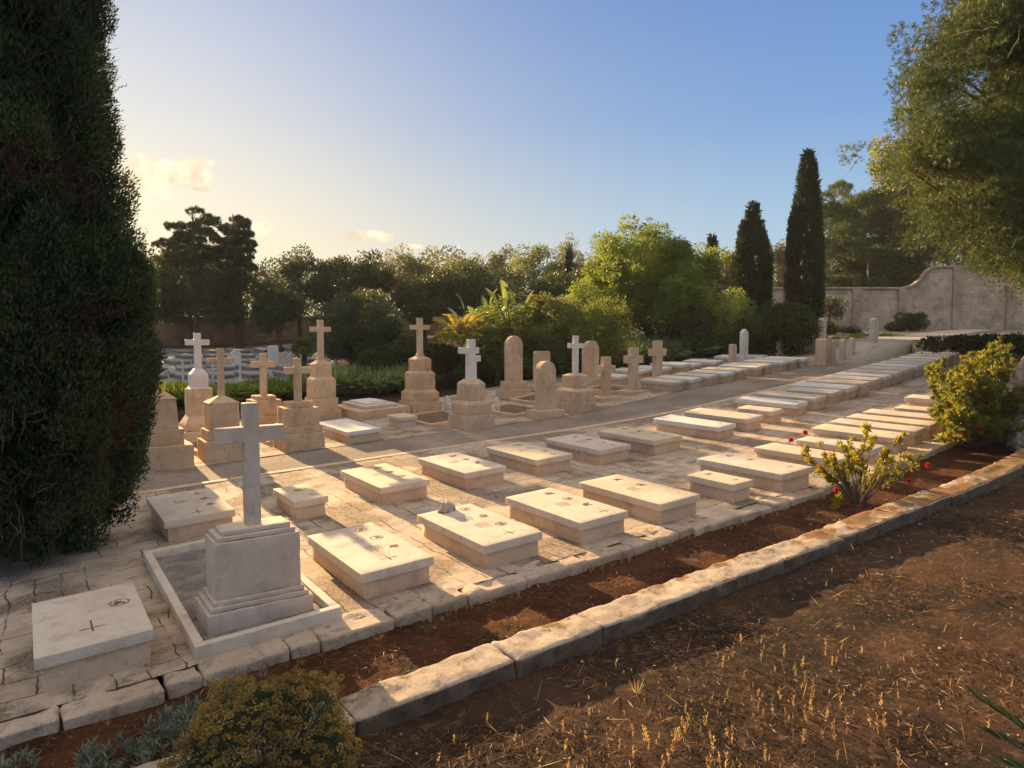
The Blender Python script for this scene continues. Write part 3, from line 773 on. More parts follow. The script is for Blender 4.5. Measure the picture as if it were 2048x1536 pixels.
monument(8.3, 22.9, 'tall ochre cross on a two tier pedestal with a crumbling foot, left of the middle', [
    (1.02, 1.02, .34, 'box'), (.86, .86, .38, 'box', 'crumbling_block'), (.76, .76, .62, 'box', 'pedestal_block'), (.76, .76, .10, 'cham', 'moulding'), (.56, .56, .42, 'box', 'upper_block'), (.56, .56, .14, 'cham', 'cap', 'ochre', (.26, .26))],
    (1.36, .19, .70, .17, .32, .16, .04), 'ochre', 'ochre', G3, 7)
monument(11.57, 21.9, 'tallest ochre cross with a flared foot, on a tapering three tier pedestal', [
    (1.12, 1.12, .36, 'box'), (1.0, 1.0, .32, 'box'), (.96, .96, .10, 'cham', 'moulding'), (.80, .80, .56, 'box', 'pedestal_block'), (.80, .80, .10, 'cham', 'moulding'), (.60, .60, .40, 'box', 'upper_block'), (.60, .60, .10, 'cham', 'cap', 'ochre2', (.3, .3))],
    (1.36, .19, .72, .17, .33, .16, .05), 'ochre', 'ochre2', G3, 8)
m9 = monument(10.98, 17.5, 'white marble cross with a damaged arm on an ochre stepped pedestal', [
    (1.02, 1.02, .40, 'box'), (.88, .88, .32, 'box'), (.86, .86, .10, 'cham', 'moulding'), (.62, .62, .50, 'box', 'pedestal_block'), (.62, .62, .13, 'cham', 'cap', 'ochre', (.34, .3))],
    None, 'white', 'ochre', G3, 9)
poly_obj('cross', [(-.15, 0), (.15, 0), (.15, .58), (.30, .58), (.30, .76), (.12, .76), (.12, .82), (.24, .82), (.24, 1.0), (.11, 1.0), (.11, 1.24), (-.11, 1.24), (-.11, 1.0), (-.40, 1.0), (-.40, .82), (-.14, .82)], -.09, .09, M['white'], m9, (0, 0, 1.385), .01)
monument(14.97, 17.45, 'slim white cross on rough rounded ochre blocks, among the headstones', [
    (.98, .98, .32, 'box'), (.92, .92, .34, 'box'), (.88, .88, .10, 'cham', 'moulding'), (.62, .62, .40, 'box', 'pedestal_block'), (.62, .62, .07, 'cham', 'cap', 'ochre', (.3, .3))],
    (1.24, .17, .58, .16, .33, .14), 'white', 'ochre', G3, 10)
# stout crosses on kerb slabs
G4 = 'stout stone crosses beside the path'
for i, (px, hh, sw, aw, lab) in enumerate([((1216, 800), 1.40, .30, .72, 'shortest stout ochre cross, leftmost of three by the path'),
                                          ((1271, 787), 1.56, .34, .80, 'stout ochre cross in the middle of three by the path'),
                                          ((1319, 768), 1.40, .34, .76, 'stout ochre cross, rightmost of three, on a thick slab')]):
    p = onG(*px)
    lv = [(.95, .75, .10 if i < 2 else .24, 'box', 'kerb_slab')]
    monument(p.x + .05, p.y - .2, lab, lv, (hh, sw, aw, .28, .44, .22), 'ochre', 'ochre2' if i == 2 else 'base', G4, 20 + i, name='stout_cross', cat='stone cross')
    if i < 2: kerb_frame(p.x - .5, p.y + .55, p.x + .55, p.y + 2.3, 'stone kerb with gravel behind the %s stout cross' % ('shortest' if i == 0 else 'middle'), 'base', 'gravel', .12, .1, seed=30 + i)
def arch(w_, h_, kind='round', n=14):
    r = w_ / 2
    P = [(-r, 0), (r, 0)]
    if kind == 'round': P += [(r * math.cos(a), h_ - r + r * math.sin(a)) for a in np.linspace(0, math.pi, n)]
    elif kind == 'point': P += [(r, h_ - r * .9), (0, h_), (-r, h_ - r * .9)]
    else: P += [(r, h_ - .06), (r - .06, h_), (-r + .06, h_), (-r, h_ - .06)]
    return P
def headstone(u, v, w_, h_, label, kind='round', th=.14, mat='ochre', levels=None, group='upright headstones', seed=0, fn=H, bev=.02, loc_z=None):
    root = empty('headstone', (u, v, float(fn(u, v))), 0, label, 'headstone', group)
    z = -.05; i = 0
    for (a, b, c) in (levels or []):
        m = MB(); m.rbox((0, 0, z + c / 2), (a / 2, b / 2, c / 2), .02, .09, .012, 6, seed + i); m.build('base_block', M[mat], root); z += c; i += 1
    poly_obj('upright_stone', arch(w_, h_, kind), -th / 2, th / 2, M[mat], root, (0, 0, z - .01), bev)
    return root
headstone(15.45, 22.2, .72, 1.75, 'tall slender round topped brown headstone on a flared base, behind the broken cross', levels=[(1.15, .75, .38), (.92, .5, .30)], th=.22, seed=3)
headstone(17.1, 22.6, .72, 1.35, 'square topped brown headstone behind the nearer round topped one', 'flat', levels=[(1.15, .7, .25)], th=.22, seed=5)
headstone(13.62, 17.8, .62, 1.55, 'round topped brown headstone on a plain block right beside the path', levels=[(1.0, .8, .30)], th=.30, seed=7, mat='ochre')
headstone(18.55, 21.3, .74, 1.5, 'round topped brown headstone right behind the slim white cross', levels=[(1.2, .7, .34)], th=.22, seed=9)
headstone(16.0, 19.3, .5, .92, 'small white headstone with clipped corners, left of the slim white cross', 'flat', levels=None, th=.12, mat='white', seed=11)
kerb_frame(10.05, 18.9, 11.9, 21.4, 'stone kerb of a gravel grave behind the damaged white cross', 'base', 'gravel', .1, .1, seed=5)
kerb_frame(12.95, 18.6, 14.4, 20.9, 'stone kerb of a gravel grave behind the round topped headstone', 'base', 'gravel', .1, .1, seed=6)
kerb_frame(3.55, 19.6, 4.9, 21.4, 'gravel grave kerb behind the pyramid capped cross', 'ochre', 'gravel', .1, .12, seed=7)
kerb_frame(5.4, 19.6, 6.7, 21.2, 'gravel grave kerb behind the low ochre cross', 'ochre', 'gravel', .1, .12, seed=8)
kerb_frame(14.9, 20.3, 16.3, 21.7, 'gravel grave kerb before the tall slender headstone', 'base', 'gravel', .1, .1, seed=9)
wf = kerb_frame(12.3, 20.0, 13.3, 21.9, 'white marble grave surround with small corner posts', 'white', 'gravel', .22, .09, seed=10, cat='grave surround')
for sx in (-1, 1):
    for sy in (-1, 1):
        m = MB(); m.rbox((sx * .46, sy * .9, .22), (.08, .08, .22), .01, .2, .002); m.frustum((sx * .46, sy * .9, .44), .15, .15, .03, .03, .07)
        m.build('corner_post', M['white'], wf, False)
# ledger graves of the monument row
lg = empty('ledger_grave', (10.0, 22.3, float(H(10.0, 22.3))), 0, 'broad stone ledger with a raised panel, left of the tallest ochre cross', 'ledger grave')
slope_rot(lg, 10, 22.3)
m = MB(); m.rbox((0, .9, .12), (.95, 1.25, .17), .015, .12, .006, 5, 3); m.build('base_block', M['ochre'], lg)
m = MB(); m.rbox((0, .95, .345), (.62, 1.0, .055), .012, .12, .004, 5, 4); m.build('ledger_slab', M['marble'], lg)
m = MB(); m.rbox((-.05, 1.0, .43), (.40, .70, .03), .01, .12, .003, 5, 5); m.build('raised_panel', M['white'], lg)
m = MB(); m.rbox((.1, .55, .47), (.22, .16, .02), .008, .12, .002, 5, 6); m.build('book_tablet', M['white'], lg)
grave_px((645, 845), (696, 867), (760, 857), 'white marble slab flush on a low pale base, just across the path', h=.30, mat='white', bmat='base', seed=131, group=None)
grave_px((773, 832), (800, 838), (833, 833), 'tiny white topped grave across the path, in front of the tallest ochre cross', h=.30, mat='marble2', bmat='marble', seed=132, group=None)

# slim headstones and posts near the end of the path
for i, (px, w_, h_, kind, lab, mt) in enumerate([
    ((1465, 731), .34, .95, 'flat', 'narrow weathered headstone left of the pointed white one', 'base'),
    ((1559, 715), .30, .85, 'round', 'narrow round topped grey stone behind the end of the path', 'greym'),
    ((1664, 727), .26, .95, 'round', 'slim speckled post stone right beside the stout brown pillar', 'base'),
    ((1685, 723), .24, .95, 'round', 'slim pale post stone, middle of the three right of the brown pillar', 'marble'),
    ((1703, 719), .24, .92, 'round', 'slim pale post stone closest to the ramp', 'marble')]):
    p = onG(*px); headstone(p.x, p.y, w_, h_, lab, kind, .18, mt, group='slim stones at the end of the path', seed=60 + i, bev=.03)
p = onG(1487, 727); headstone(p.x, p.y, .34, 1.15, 'pointed white headstone on a small white block', 'point', .2, 'white', levels=[(.62, .5, .36)], group='slim stones at the end of the path', seed=70, bev=.015)
p = onG(1646, 729); headstone(p.x, p.y, .44, .95, 'stout brown pillar stone with a flat round top at the path end', 'flat', .44, 'ochre', levels=[(.56, .5, .12)], group='slim stones at the end of the path', seed=71, bev=.06)
for i, (px, lab) in enumerate([((1644, 679), 'slim pale post stone standing left on the upper terrace'), ((1747, 683), 'slim pale post stone standing at the corner of the upper terrace')]):
    p = onG(*px, fn=TZ); headstone(p.x, p.y, .28, .98, lab, 'round', .24, 'marble', group='stones on the upper terrace', seed=80 + i, fn=TZ, bev=.03)
for i, (a, b, c, d, lab) in enumerate([(25.9, 18.2, 27.3, 19.8, 'low stone kerb round dark earth at the foot of the terrace wall'), (23.6, 21.0, 25.2, 22.8, 'low pale kerb with gravel behind the pointed white headstone')]):
    kerb_frame(a, b, c, d, lab, 'marble', 'gravel', .1, .1, seed=90 + i)

# ------------------------------------------------------------------ terrace wall, ramp, boundary walls
def wall_run(name, pts, h0, h1, th, m, label, cat='wall', coping=None, part='wall_face'):
    """wall along plan points; h0 / h1 functions of a point giving bottom / top z"""
    root = empty(name, (pts[0][0], pts[0][1], h0(*pts[0])), 0, label, cat)
    V = []; F = []; base = Vector(root.location)
    for (x, y) in pts: pass
    n = len(pts)
    for i, (x, y) in enumerate(pts):
        a = Vector(pts[max(i - 1, 0)]); b = Vector(pts[min(i + 1, n - 1)]); d = (b - a).normalized(); nn = Vector((-d.y, d.x)) * th / 2
        for s in (-1, 1):
            for z in (h0(x, y), h1(x, y)): V.append((x + nn.x * s - base.x, y + nn.y * s - base.y, z - base.z))
    for i in range(n - 1):
        a = i * 4; b = a + 4
        F += [(a, b, b + 1, a + 1), (a + 2, a + 3, b + 3, b + 2), (a + 1, b + 1, b + 3, a + 3)]
    F += [(0, 1, 3, 2), (4 * n - 4, 4 * n - 2, 4 * n - 1, 4 * n - 3)]
    mb = MB(); mb.add(V, F); mb.build(part, m, root, False)
    return root
wall_run('terrace_wall', [(28.0, 46.0), (28.05, 16.1)], lambda x, y: float(H(x, y)) - .3, lambda x, y: float(TZ(x, y)) + .03, .22, M['bwall'], 'low retaining wall left of the ramp holding the upper terrace')
wall_run('terrace_wall', [(28.1, 13.5), (28.1, -10)], lambda x, y: float(H(x, y)) - .3, lambda x, y: float(TZ(x, y)) + .03, .22, M['bwall'], 'long low retaining wall right of the ramp, below the dark hedge')
mb = MB(); A = [(25.9, 16.25), (25.9, 13.8), (28.16, 13.55), (28.16, 16.05)]
mb.add([(x, y, (float(H(x, y)) + .006 if x < 27 else float(TZ(x, y)) + .02)) for x, y in A] + [(x, y, -.5 + float(H(27, y))) for x, y in A], [(0, 1, 2, 3), (4, 5, 1, 0), (5, 6, 2, 1), (6, 7, 3, 2), (7, 4, 0, 3)])
tag(mb.build('ramp', M['concrete'], None, False), kind='structure')

def camxy(x, fwd):   # plan position seen in column x, fwd metres ahead
    r = (x - 1024) / FPX * fwd
    return (fwd * .569 + r * .822, fwd * .822 - r * .569)
def boundary(name, x0, x1, fwd, prof, zb, m, label, th=.45, pil=(), cop=True):
    """wall across the view; prof = list of (column, height) ; built along a straight plan line in its own frame"""
    a = Vector(camxy(x0, fwd)); b = Vector(camxy(x1, fwd)); L = (b - a).length; d = (b - a) / L
    root = empty(name, (a.x, a.y, zb), math.atan2(d.y, d.x), label, 'wall')
    k = L / (x1 - x0)
    xs = np.linspace(x0, x1, max(2, int(L / .35)))
    hs = np.interp(xs, [q[0] for q in prof], [q[1] for q in prof])
    V = []; F = []
    for x, h in zip(xs, hs):
        s = (x - x0) * k
        V += [(s, -th / 2, -1), (s, -th / 2, h), (s, th / 2, h), (s, th / 2, -1)]
    for i in range(len(xs) - 1):
        p, q = i * 4, i * 4 + 4
        F += [(p, q, q + 1, p + 1), (p + 1, q + 1, q + 2, p + 2), (p + 2, q + 2, q + 3, p + 3)]
    F += [(0, 1, 2, 3), (len(V) - 4, len(V) - 1, len(V) - 2, len(V) - 3)]
    mb = MB(); mb.add(V, F); mb.build('wall_face', m, root, False)
    if cop:
        V = []; F = []; c = th / 2 + .07
        for x, h in zip(xs, hs):
            s = (x - x0) * k; V += [(s, -c, h - .02), (s, -c, h + .13), (s, c, h + .13), (s, c, h - .02)]
        for i in range(len(xs) - 1):
            p, q = i * 4, i * 4 + 4
            F += [(p, q, q + 1, p + 1), (p + 1, q + 1, q + 2, p + 2), (p + 2, q + 2, q + 3, p + 3), (p + 3, q + 3, q, p)]
        mb = MB(); mb.add(V, F); mb.build('coping', m, root, False)
    for x in pil:
        s = (x - x0) * k; h = float(np.interp(x, [q[0] for q in prof], [q[1] for q in prof]))
        mb = MB(); mb.rbox((s, -th / 2 - .06, h / 2 - .5), (.32, .10, h / 2 + .48), .02, .5, .01, 2, int(x)); mb.build('pilaster', m, root)
    return root
bx = camxy(1697, 54)
zb = float(TZ(*bx))
boundary('boundary_wall', 1500, 2300, 54, [(1500, 3.05), (1790, 3.05), (1802, 3.1), (1818, 3.22), (1832, 3.6), (1840, 4.1), (1848, 4.5), (1860, 4.66), (2300, 4.7)], zb, M['bwall'],
         'high weathered stone boundary wall whose top sweeps up in a curve', pil=(1570, 1632, 1706, 1797, 1904, 2011, 2120))
bl = camxy(440, 60)
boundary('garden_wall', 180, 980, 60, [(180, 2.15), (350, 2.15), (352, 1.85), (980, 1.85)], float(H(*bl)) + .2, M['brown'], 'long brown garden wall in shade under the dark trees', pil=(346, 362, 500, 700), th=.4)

# ------------------------------------------------------------------ foliage tools
def unit(n):
    a = rng.normal(size=(n, 3)); return a / np.linalg.norm(a, axis=1, keepdims=True)
def norm(a): return a / np.maximum(np.linalg.norm(a, axis=1, keepdims=True), 1e-6)
class Leaves:
    """many separate small leaves, each a creased four cornered blade, in ONE crown mesh"""
    def __init__(s): s.P = []; s.D = []; s.L = []; s.W = []; s.r = []
    def add(s, P, D, L, W, r=None):
        n = len(P); s.P.append(P); s.D.append(norm(D)); s.L.append(np.broadcast_to(L, n)); s.W.append(np.broadcast_to(W, n))
        s.r.append(rng.random(n) if r is None else np.broadcast_to(r, n)); return s
    def build(s, name, m, parent=None, off=(0, 0, 0)):
        P = np.concatenate(s.P) - np.array(off); D = np.concatenate(s.D); L = np.concatenate(s.L)[:, None]; W = np.concatenate(s.W)[:, None]; r = np.concatenate(s.r)
        S = norm(np.cross(D, unit(len(P))))
        V = np.stack([P, P + D * L * .5 + S * W * .5, P + D * L, P + D * L * .5 - S * W * .5], 1).reshape(-1, 3)
        F = np.arange(len(V)).reshape(-1, 4)
        return link(name, mesh_from(name, V, F, [m], False, np.repeat(np.clip(r, 0, 1), 4)), parent)
def clump_leaves(LV, C, rad, n, leaf, asp=.5, up=.25, sq=.8, jit=.25, inner=.5, rspread=.35):
    """C clump centres (k,3), rad (k,), n leaves in all"""
    C = np.asarray(C, float); rad = np.broadcast_to(np.asarray(rad, float), len(C))
    p = rad ** 2; idx = rng.choice(len(C), n, p=p / p.sum())
    d = unit(n); k = inner + (1 - inner) * rng.random(n) ** .5
    P = C[idx] + d * (rad[idx] * k * (1 + jit * rng.normal(size=n) * .5))[:, None] * np.array([1, 1, sq])
    D = d + unit(n) * .9 + np.array([0, 0, up])
    tone = rng.random(len(C))[idx] * (1 - rspread) + rng.random(n) * rspread
    s = leaf * (.6 + .8 * rng.random(n))
    LV.add(P, D, s, s * asp, tone)
def crown_clumps(c, R3, k, cr, shell=.62, low=-1.0, seed=0, lump=.25):
    """clump centres through an uneven ellipsoid, mostly near its skin"""
    d = unit(k * 3); d = d[d[:, 2] > low][:k]
    rr = shell + (1 - shell) * rng.random(len(d)) ** .7
    rr = rr * (1 + lump * fbm(d, 1.6, 3, seed))
    C = np.array(c) + d * rr[:, None] * np.array(R3)
    return C, cr * (.6 + .8 * rng.random(len(d)))
def tree(name, base, c, R3, label, cat, mat, leaf, n, k=60, cr=.8, bark='bark', tr=.18, asp=.5, up=.2, low=-.8, group=None, seed=0, sq=.8, limbs=10, lump=.25, shell=.62, extra=None, trunks=1, inner=.45):
    base = Vector(base); c = Vector(c)
    root = empty(name, base, 0, label, cat, group)
    C, rad = crown_clumps(c, R3, k, cr, shell, low, seed, lump)
    if extra is not None:
        C = np.concatenate([C, np.array(extra[0])]); rad = np.concatenate([rad, np.array(extra[1])])
    LV = Leaves(); clump_leaves(LV, C, rad, n, leaf, asp, up, sq, inner=inner)
    LV.build('crown', M[mat], root, base)
    tb = MB(); rj = random.Random(seed)
    for q in range(trunks):
        f = Vector((rj.uniform(-.3, .3), rj.uniform(-.3, .3), 0)) * (trunks > 1) * R3[0] * .3
        top = c + Vector((f.x * 2, f.y * 2, R3[2] * .35)); b0 = base + f - Vector((0, 0, .15))
        mid = b0.lerp(top, .5) + Vector((rj.uniform(-.1, .1), rj.uniform(-.1, .1), 0)) * R3[0]
        pts = [b0 - base, b0.lerp(mid, .5) - base, mid - base, mid.lerp(top, .5) - base, top - base]
        tb.tube(pts, [tr * 1.25, tr, tr * .8, tr * .5, tr * .15], 8, .25, seed + q)
        for j in range(limbs // trunks):
            e = Vector(C[rj.randrange(len(C))]) - base; s0 = pts[1].lerp(pts[3], rj.random())
            m_ = s0.lerp(e, .5) + Vector((0, 0, -.06 * (e - s0).length))
            tb.tube([s0, m_, e], [tr * .42, tr * .28, tr * .08], 5, .2, seed + j)
    tb.build('trunk', M[bark], root)
    return root
def view_tree(x, top, hw, d, label, cat='tree', mat='dark', leaf=.16, n=16000, bot=None, name='broadleaf_tree', zg=None, k=70, cr=None, shape=1.0, fn=H, **kw):
    """tree by column, top row, half width and distance ahead; its foot stands on the ground there"""
    bxy = camxy(x, d); g = float(fn(*bxy)) if zg is None else zg
    zt = pix(x, top, d).z; rw = hw / FPX * d
    zb_ = g + (zt - g) * .22 if bot is None else pix(x, bot, d).z
    h2 = (zt - zb_) / 2
    cr = cr or rw * .26
    return tree(name, (bxy[0], bxy[1], g), (bxy[0], bxy[1], zb_ + h2), (rw * .88, rw * .88 * shape, h2 * .93), label, cat, mat, leaf, n, k=k, cr=cr, **kw)

# ------------------------------------------------------------------ the big dark cypress at the left
def cypress(base, prof, label, mat, leaf, n, k, cr, seed, group=None, twigs=0, asp=.34, lobes=(), tr=.25, ell=1.5, rag=.10):
    root = empty('cypress_tree', base, 0, label, 'cypress', group)
    z = np.array([p[0] for p in prof]); r = np.array([p[1] for p in prof])
    z0, z1 = z[0], z[-1]
    zz = z0 + (z1 - z0) * rng.random(k * 4); keep = rng.random(k * 4) < np.interp(zz, z, r) / r.max() + .06; zz = zz[keep][:k]
    th = rng.random(len(zz)) * 2 * np.pi
    rr = np.interp(zz, z, r)
    wob = 1 + rag * fbm(np.stack([np.cos(th) * 1.9, np.sin(th) * 1.9, zz * .55], -1), 1.0, 3, seed)
    crr = cr * (.55 + .8 * rng.random(len(zz)))
    rad = np.maximum(rr * wob - crr * .75, .02)
    C = np.stack([rad * np.cos(th), rad * np.sin(th), zz], -1)
    for (lx, ly, lz0, lz1, lr) in lobes:
        m_ = k // 6; q = rng.random(m_); a = rng.random(m_) * 2 * np.pi; lrad = lr * np.sqrt(np.clip(1 - q ** 2.2, 0, 1)) * .85
        C = np.concatenate([C, np.stack([lx + lrad * np.cos(a), ly + lrad * np.sin(a), lz0 + (lz1 - lz0) * q], -1)]); crr = np.concatenate([crr, np.full(m_, cr * .7)])
    idx = rng.choice(len(C), n, p=crr ** 2 / (crr ** 2).sum())
    d = unit(n); d[:, 2] *= ell
    P = C[idx] + d * (crr[idx] * (.45 + .55 * rng.random(n) ** .6))[:, None]
    ni = n // 5; P[:ni, :2] *= (.45 + .45 * rng.random(ni))[:, None]
    rad_out = norm(np.stack([P[:, 0], P[:, 1], P[:, 0] * 0], -1))
    D = rad_out * .7 + np.array([0, 0, .9]) + unit(n) * .75
    s = leaf * (.5 + rng.random(n)); s[:n // 5] *= 2.2
    tone = rng.random(len(C))[idx] * .6 + rng.random(n) * .4
    LV = Leaves(); LV.add(P, D, s, s * asp, tone)
    if rag > .15:      # stray shoots that stand out of the outline
        k2 = 900; j = rng.integers(0, len(C), k2); e = norm(np.stack([C[j, 0], C[j, 1], C[j, 2] * 0], -1)) * .7 + np.array([0, 0, .8]) + unit(k2) * .35
        for t in np.linspace(0, 1, 14): LV.add(C[j] + norm(e) * (crr[j] * .8 + .26 * t)[:, None], e + unit(k2) * .7, .06, .014)
    LV.build('crown', M[mat], root)
    tb = MB(); tb.tube([(0, 0, -.2), (.02, 0, z0 + .6), (0, 0, (z0 + z1) / 2), (0, 0, z1 * .93)], [tr, tr * .8, tr * .45, .02], 8, .2, seed)
    tb.build('trunk', M['bark'], root)
    if twigs:
        rj = random.Random(seed); tb = MB()
        for i in range(twigs):
            a = R(rj.uniform(-150, -10)); zc = rj.choice([rj.uniform(z0 + .3, 2.6), rj.uniform(z0 + .3, z1 * .8)]); r0 = float(np.interp(zc, z, r))
            p = Vector((math.cos(a) * r0 * .72, math.sin(a) * r0 * .72, zc)); dr = Vector((math.cos(a), math.sin(a), rj.uniform(-.5, .6)))
            pts = [p]; 
            for q in range(5):
                dr = (dr + Vector((rj.uniform(-.5, .5), rj.uniform(-.5, .5), rj.uniform(-.45, .45)))).normalized(); pts.append(pts[-1] + dr * rj.uniform(.09, .17))
            tb.tube(pts, [.010, .008, .006, .005, .004, .002], 4)
        tb.build('bare_twigs', M['twig'], root)
    return root
cb = camxy(40, 10.4); cg = float(H(*cb))
prof = [(.35, .95), (.6, 1.3), (1.0, 1.5), (1.9, 1.62), (2.6, 1.78), (3.2, 1.80), (4.0, 1.76), (4.5, 1.66), (5.0, 1.46), (5.4, 1.36), (6.2, 1.27), (7.0, 1.20), (8.4, 1.32), (10, 1.2), (12, .8), (13.3, .1)]
cypress((cb[0], cb[1], cg), prof, 'huge dark cypress with rust brown patches filling the left edge', 'cyp', .062, 950000, 950, .32, 3, twigs=260, asp=.30, ell=1.35, rag=.28)

cb2 = camxy(128, 25.5); cg2 = float(H(*cb2))
cypress((cb2[0], cb2[1], cg2), [(.3, 1.3), (1, 1.8), (3, 2.0), (5, 1.9), (7, 1.4), (8.4, .7), (9.3, .1)], 'second dark cypress standing behind the huge one at the left edge', 'cyp', .13, 60000, 500, .35, 13, asp=.3)

# ------------------------------------------------------------------ far cypresses right of the middle
c1 = camxy(1500, 42)
zr = lambda y, d: CZ + (681 - y) * d / FPX
g = float(TZ(*c1)) - .3
cypress((c1[0], c1[1], g), [(.2, .9), (1.2, 1.15), (3, 1.2), (4.6, 1.12), (5.8, .85), (6.8, .5), (7.9, .27), (zr(417, 42) - g - .15, .03)], 'shorter broad cypress with a narrow pointed tip and a side spire', 'cyp2', .12, 42000, 500, .22, 5, 'cypresses beyond the graves', lobes=((-.45, .3, 4.2, zr(453, 42) - g, .34),))
c2_ = camxy(1606, 40); g = float(TZ(*c2_)) - .2
cypress((c2_[0], c2_[1], g), [(.2, .8), (1.5, 1.0), (3.5, 1.04), (5, 1.0), (6.5, .85), (8, .62), (9.5, .45), (zr(325, 40) - g, .22), (zr(314, 40) - g, .03)], 'tall narrow cypress, the highest spire beside the boundary wall', 'cyp2', .12, 52000, 700, .2, 6, 'cypresses beyond the graves', lobes=((-.55, .35, 4.2, zr(424, 40) - g, .38),))
for (x, t_, d, hw, lab) in ((1420, 466, 50, 17, 'small cypress tip behind the bright green tree'), (1138, 497, 56, 9, 'tiny slim cypress tip left of the bright green tree')):
    q = camxy(x, d); g = float(H(*q)); h_ = zr(t_, d) - g; w_ = hw / FPX * d
    cypress((q[0], q[1], g), [(.3, w_ * .9), (h_ * .5, w_), (h_ * .8, w_ * .7), (h_, .03)], lab, 'cyp2', .14, 7000, 120, .2, 8)

# ------------------------------------------------------------------ trees along the back, left to right
BT = 'trees of the dark belt behind the graves'
bt = [  # x, top, halfwidth, depth, label, mat, leaf, n, extra kwargs
    (300, 520, 75, 54, 'dark evergreen showing just right of the big cypress foliage', 'dark', .20, 14000, {}),
    (390, 512, 90, 56, 'broad dark evergreen below the left conifer silhouette', 'dark', .20, 20000, {}),
    (485, 528, 70, 54, 'rounded dark evergreen below the right conifer silhouette', 'dark', .20, 16000, {}),
    (560, 570, 50, 50, 'low dark bushy tree at the dip of the skyline', 'dark', .20, 9000, {}),
    (600, 492, 52, 56, 'loose pale leaved tree rising just right of the skyline dip', 'grey', .18, 9000, dict(lump=.5, shell=.4)),
    (680, 508, 62, 55, 'rounded dark tree left of the light feathery tops', 'dark', .18, 15000, {}),
    (745, 520, 50, 52, 'dark tree directly behind the round grey green shrub', 'dark', .20, 11000, {}),
    (800, 500, 52, 62, 'pale feathery tree, first of the light topped ones', 'pale', .17, 9000, dict(lump=.6, shell=.35)),
    (860, 505, 45, 62, 'pale feathery tree with a jagged thin top, above the tallest ochre cross', 'pale', .17, 8000, dict(lump=.6, shell=.35)),
    (925, 498, 50, 64, 'pale feathery tree behind the flat topped dark pine', 'pale', .17, 8500, dict(lump=.6, shell=.35)),
    (945, 528, 105, 52, 'flat topped dark umbrella pine behind the yellow palm', 'dark', .18, 20000, dict(bot=640)),
    (850, 560, 70, 50, 'dark evergreen mass right of the round shrub', 'dark', .20, 13000, {}),
    (995, 488, 36, 64, 'pale loose tree top left of the olive green one', 'pale', .17, 7000, dict(lump=.6, shell=.35)),
    (1070, 492, 58, 58, 'olive green tree behind the banana like plants', 'olive', .17, 12000, {}),
    (1140, 470, 46, 62, 'tall light airy tree just left of the bright green tree', 'pale', .17, 8000, dict(lump=.6, shell=.35)),
    (1130, 560, 80, 46, 'dark green tree behind the olive bush', 'dark', .18, 14000, {}),
    (1225, 486, 28, 56, 'dark ragged pine top poking out left of the bright green tree', 'dark', .17, 5000, dict(lump=.5)),
    (1290, 443, 30, 50, 'dark conifer top poking above the bright green tree', 'dark', .15, 5000, dict(lump=.4)),
    (1455, 492, 34, 54, 'rusty brown tree between the bright green tree and the cypresses', 'pale', .17, 7000, {}),
    (1700, 402, 95, 66, 'dark bushy tree filling in behind the wall beside the tall cypress', 'dark', .20, 16000, {}),
    (1860, 400, 110, 66, 'dark tree mass behind the curved rise of the boundary wall', 'dark', .20, 16000, {}),
    (1552, 468, 30, 58, 'light airy tree in the gap between the two cypresses', 'pale', .17, 7000, dict(lump=.5)),
]
for i, (x, t_, hw, d, lab, mt, lf, n, kw) in enumerate(bt):
    q = camxy(x, d); zg = float(TZ(*q)) if x > 1430 else None
    view_tree(x, t_, hw, d, lab, 'tree', mt, lf, n, zg=zg, group=BT, seed=200 + i, limbs=6, **kw)
# a farther wood that reads as one mass
LV = Leaves(); Cs = []; rs = []
for x in np.arange(120, 2300, 15):
    for y in np.arange(520, 715, 20):
        d = 74 + 6 * rng.random(); top = 530 + 14 * math.sin(x * .013) + 10 * math.sin(x * .041)
        if y < top: continue
        p = pix(x + rng.normal() * 6, y + rng.normal() * 6, d); Cs.append(tuple(p)); rs.append(1.0 + .6 * rng.random())
clump_leaves(LV, Cs, rs, 110000, .30, .6)
tag(LV.build('distant_wood', M['dark']), kind='stuff')

# conifer silhouettes: tiers of level boughs
def tier_conifer(x, top, bot, hw, d, label, seed, n=9):
    q = camxy(x, d); g = float(H(*q)); zt = zr(top, d); zb_ = zr(bot, d); rj = random.Random(seed)
    root = empty('conifer_tree', (q[0], q[1], g), 0, label, 'conifer', 'conifer silhouettes against the golden sky')
    LV = Leaves(); tb = MB(); tb.tube([(0, 0, -.2), (.1, 0, (zt - g) * .5), (-.05, .1, zt - g)], [.28, .2, .04], 8, .1, seed)
    R0 = hw / FPX * d
    for i in range(n):
        f = i / (n - 1); z = zb_ - g + (zt - zb_) * f + rj.uniform(-.2, .2); rr = R0 * (1 - f * .75) ** .8 * rj.uniform(.55, 1.25) + .2
        nb = 6
        for j in range(nb):
            a = 2 * math.pi * (j + rj.random() * .6) / nb; L = rr * rj.uniform(.55, 1.05); e = Vector((math.cos(a) * L, math.sin(a) * L, z + rj.uniform(-.1, .55)))
            s0 = Vector((0, 0, z - .15)); tb.tube([s0, s0.lerp(e, .5) + Vector((0, 0, -.05)), e], [.06, .04, .015], 4)
            m_ = int(330 * L); t = .25 + .75 * rng.random(m_); P = np.array(s0)[None] * (1 - t)[:, None] + np.array(e)[None] * t[:, None]
            P += rng.normal(size=(m_, 3)) * np.array([.13, .13, .07]) * (1.0 - .3 * t)[:, None]
            D = unit(m_) + np.array([math.cos(a), math.sin(a), .5]); LV.add(P, D, .20, .055)
    LV.build('crown', M['dark'], root); tb.build('trunk', M['bark'], root)
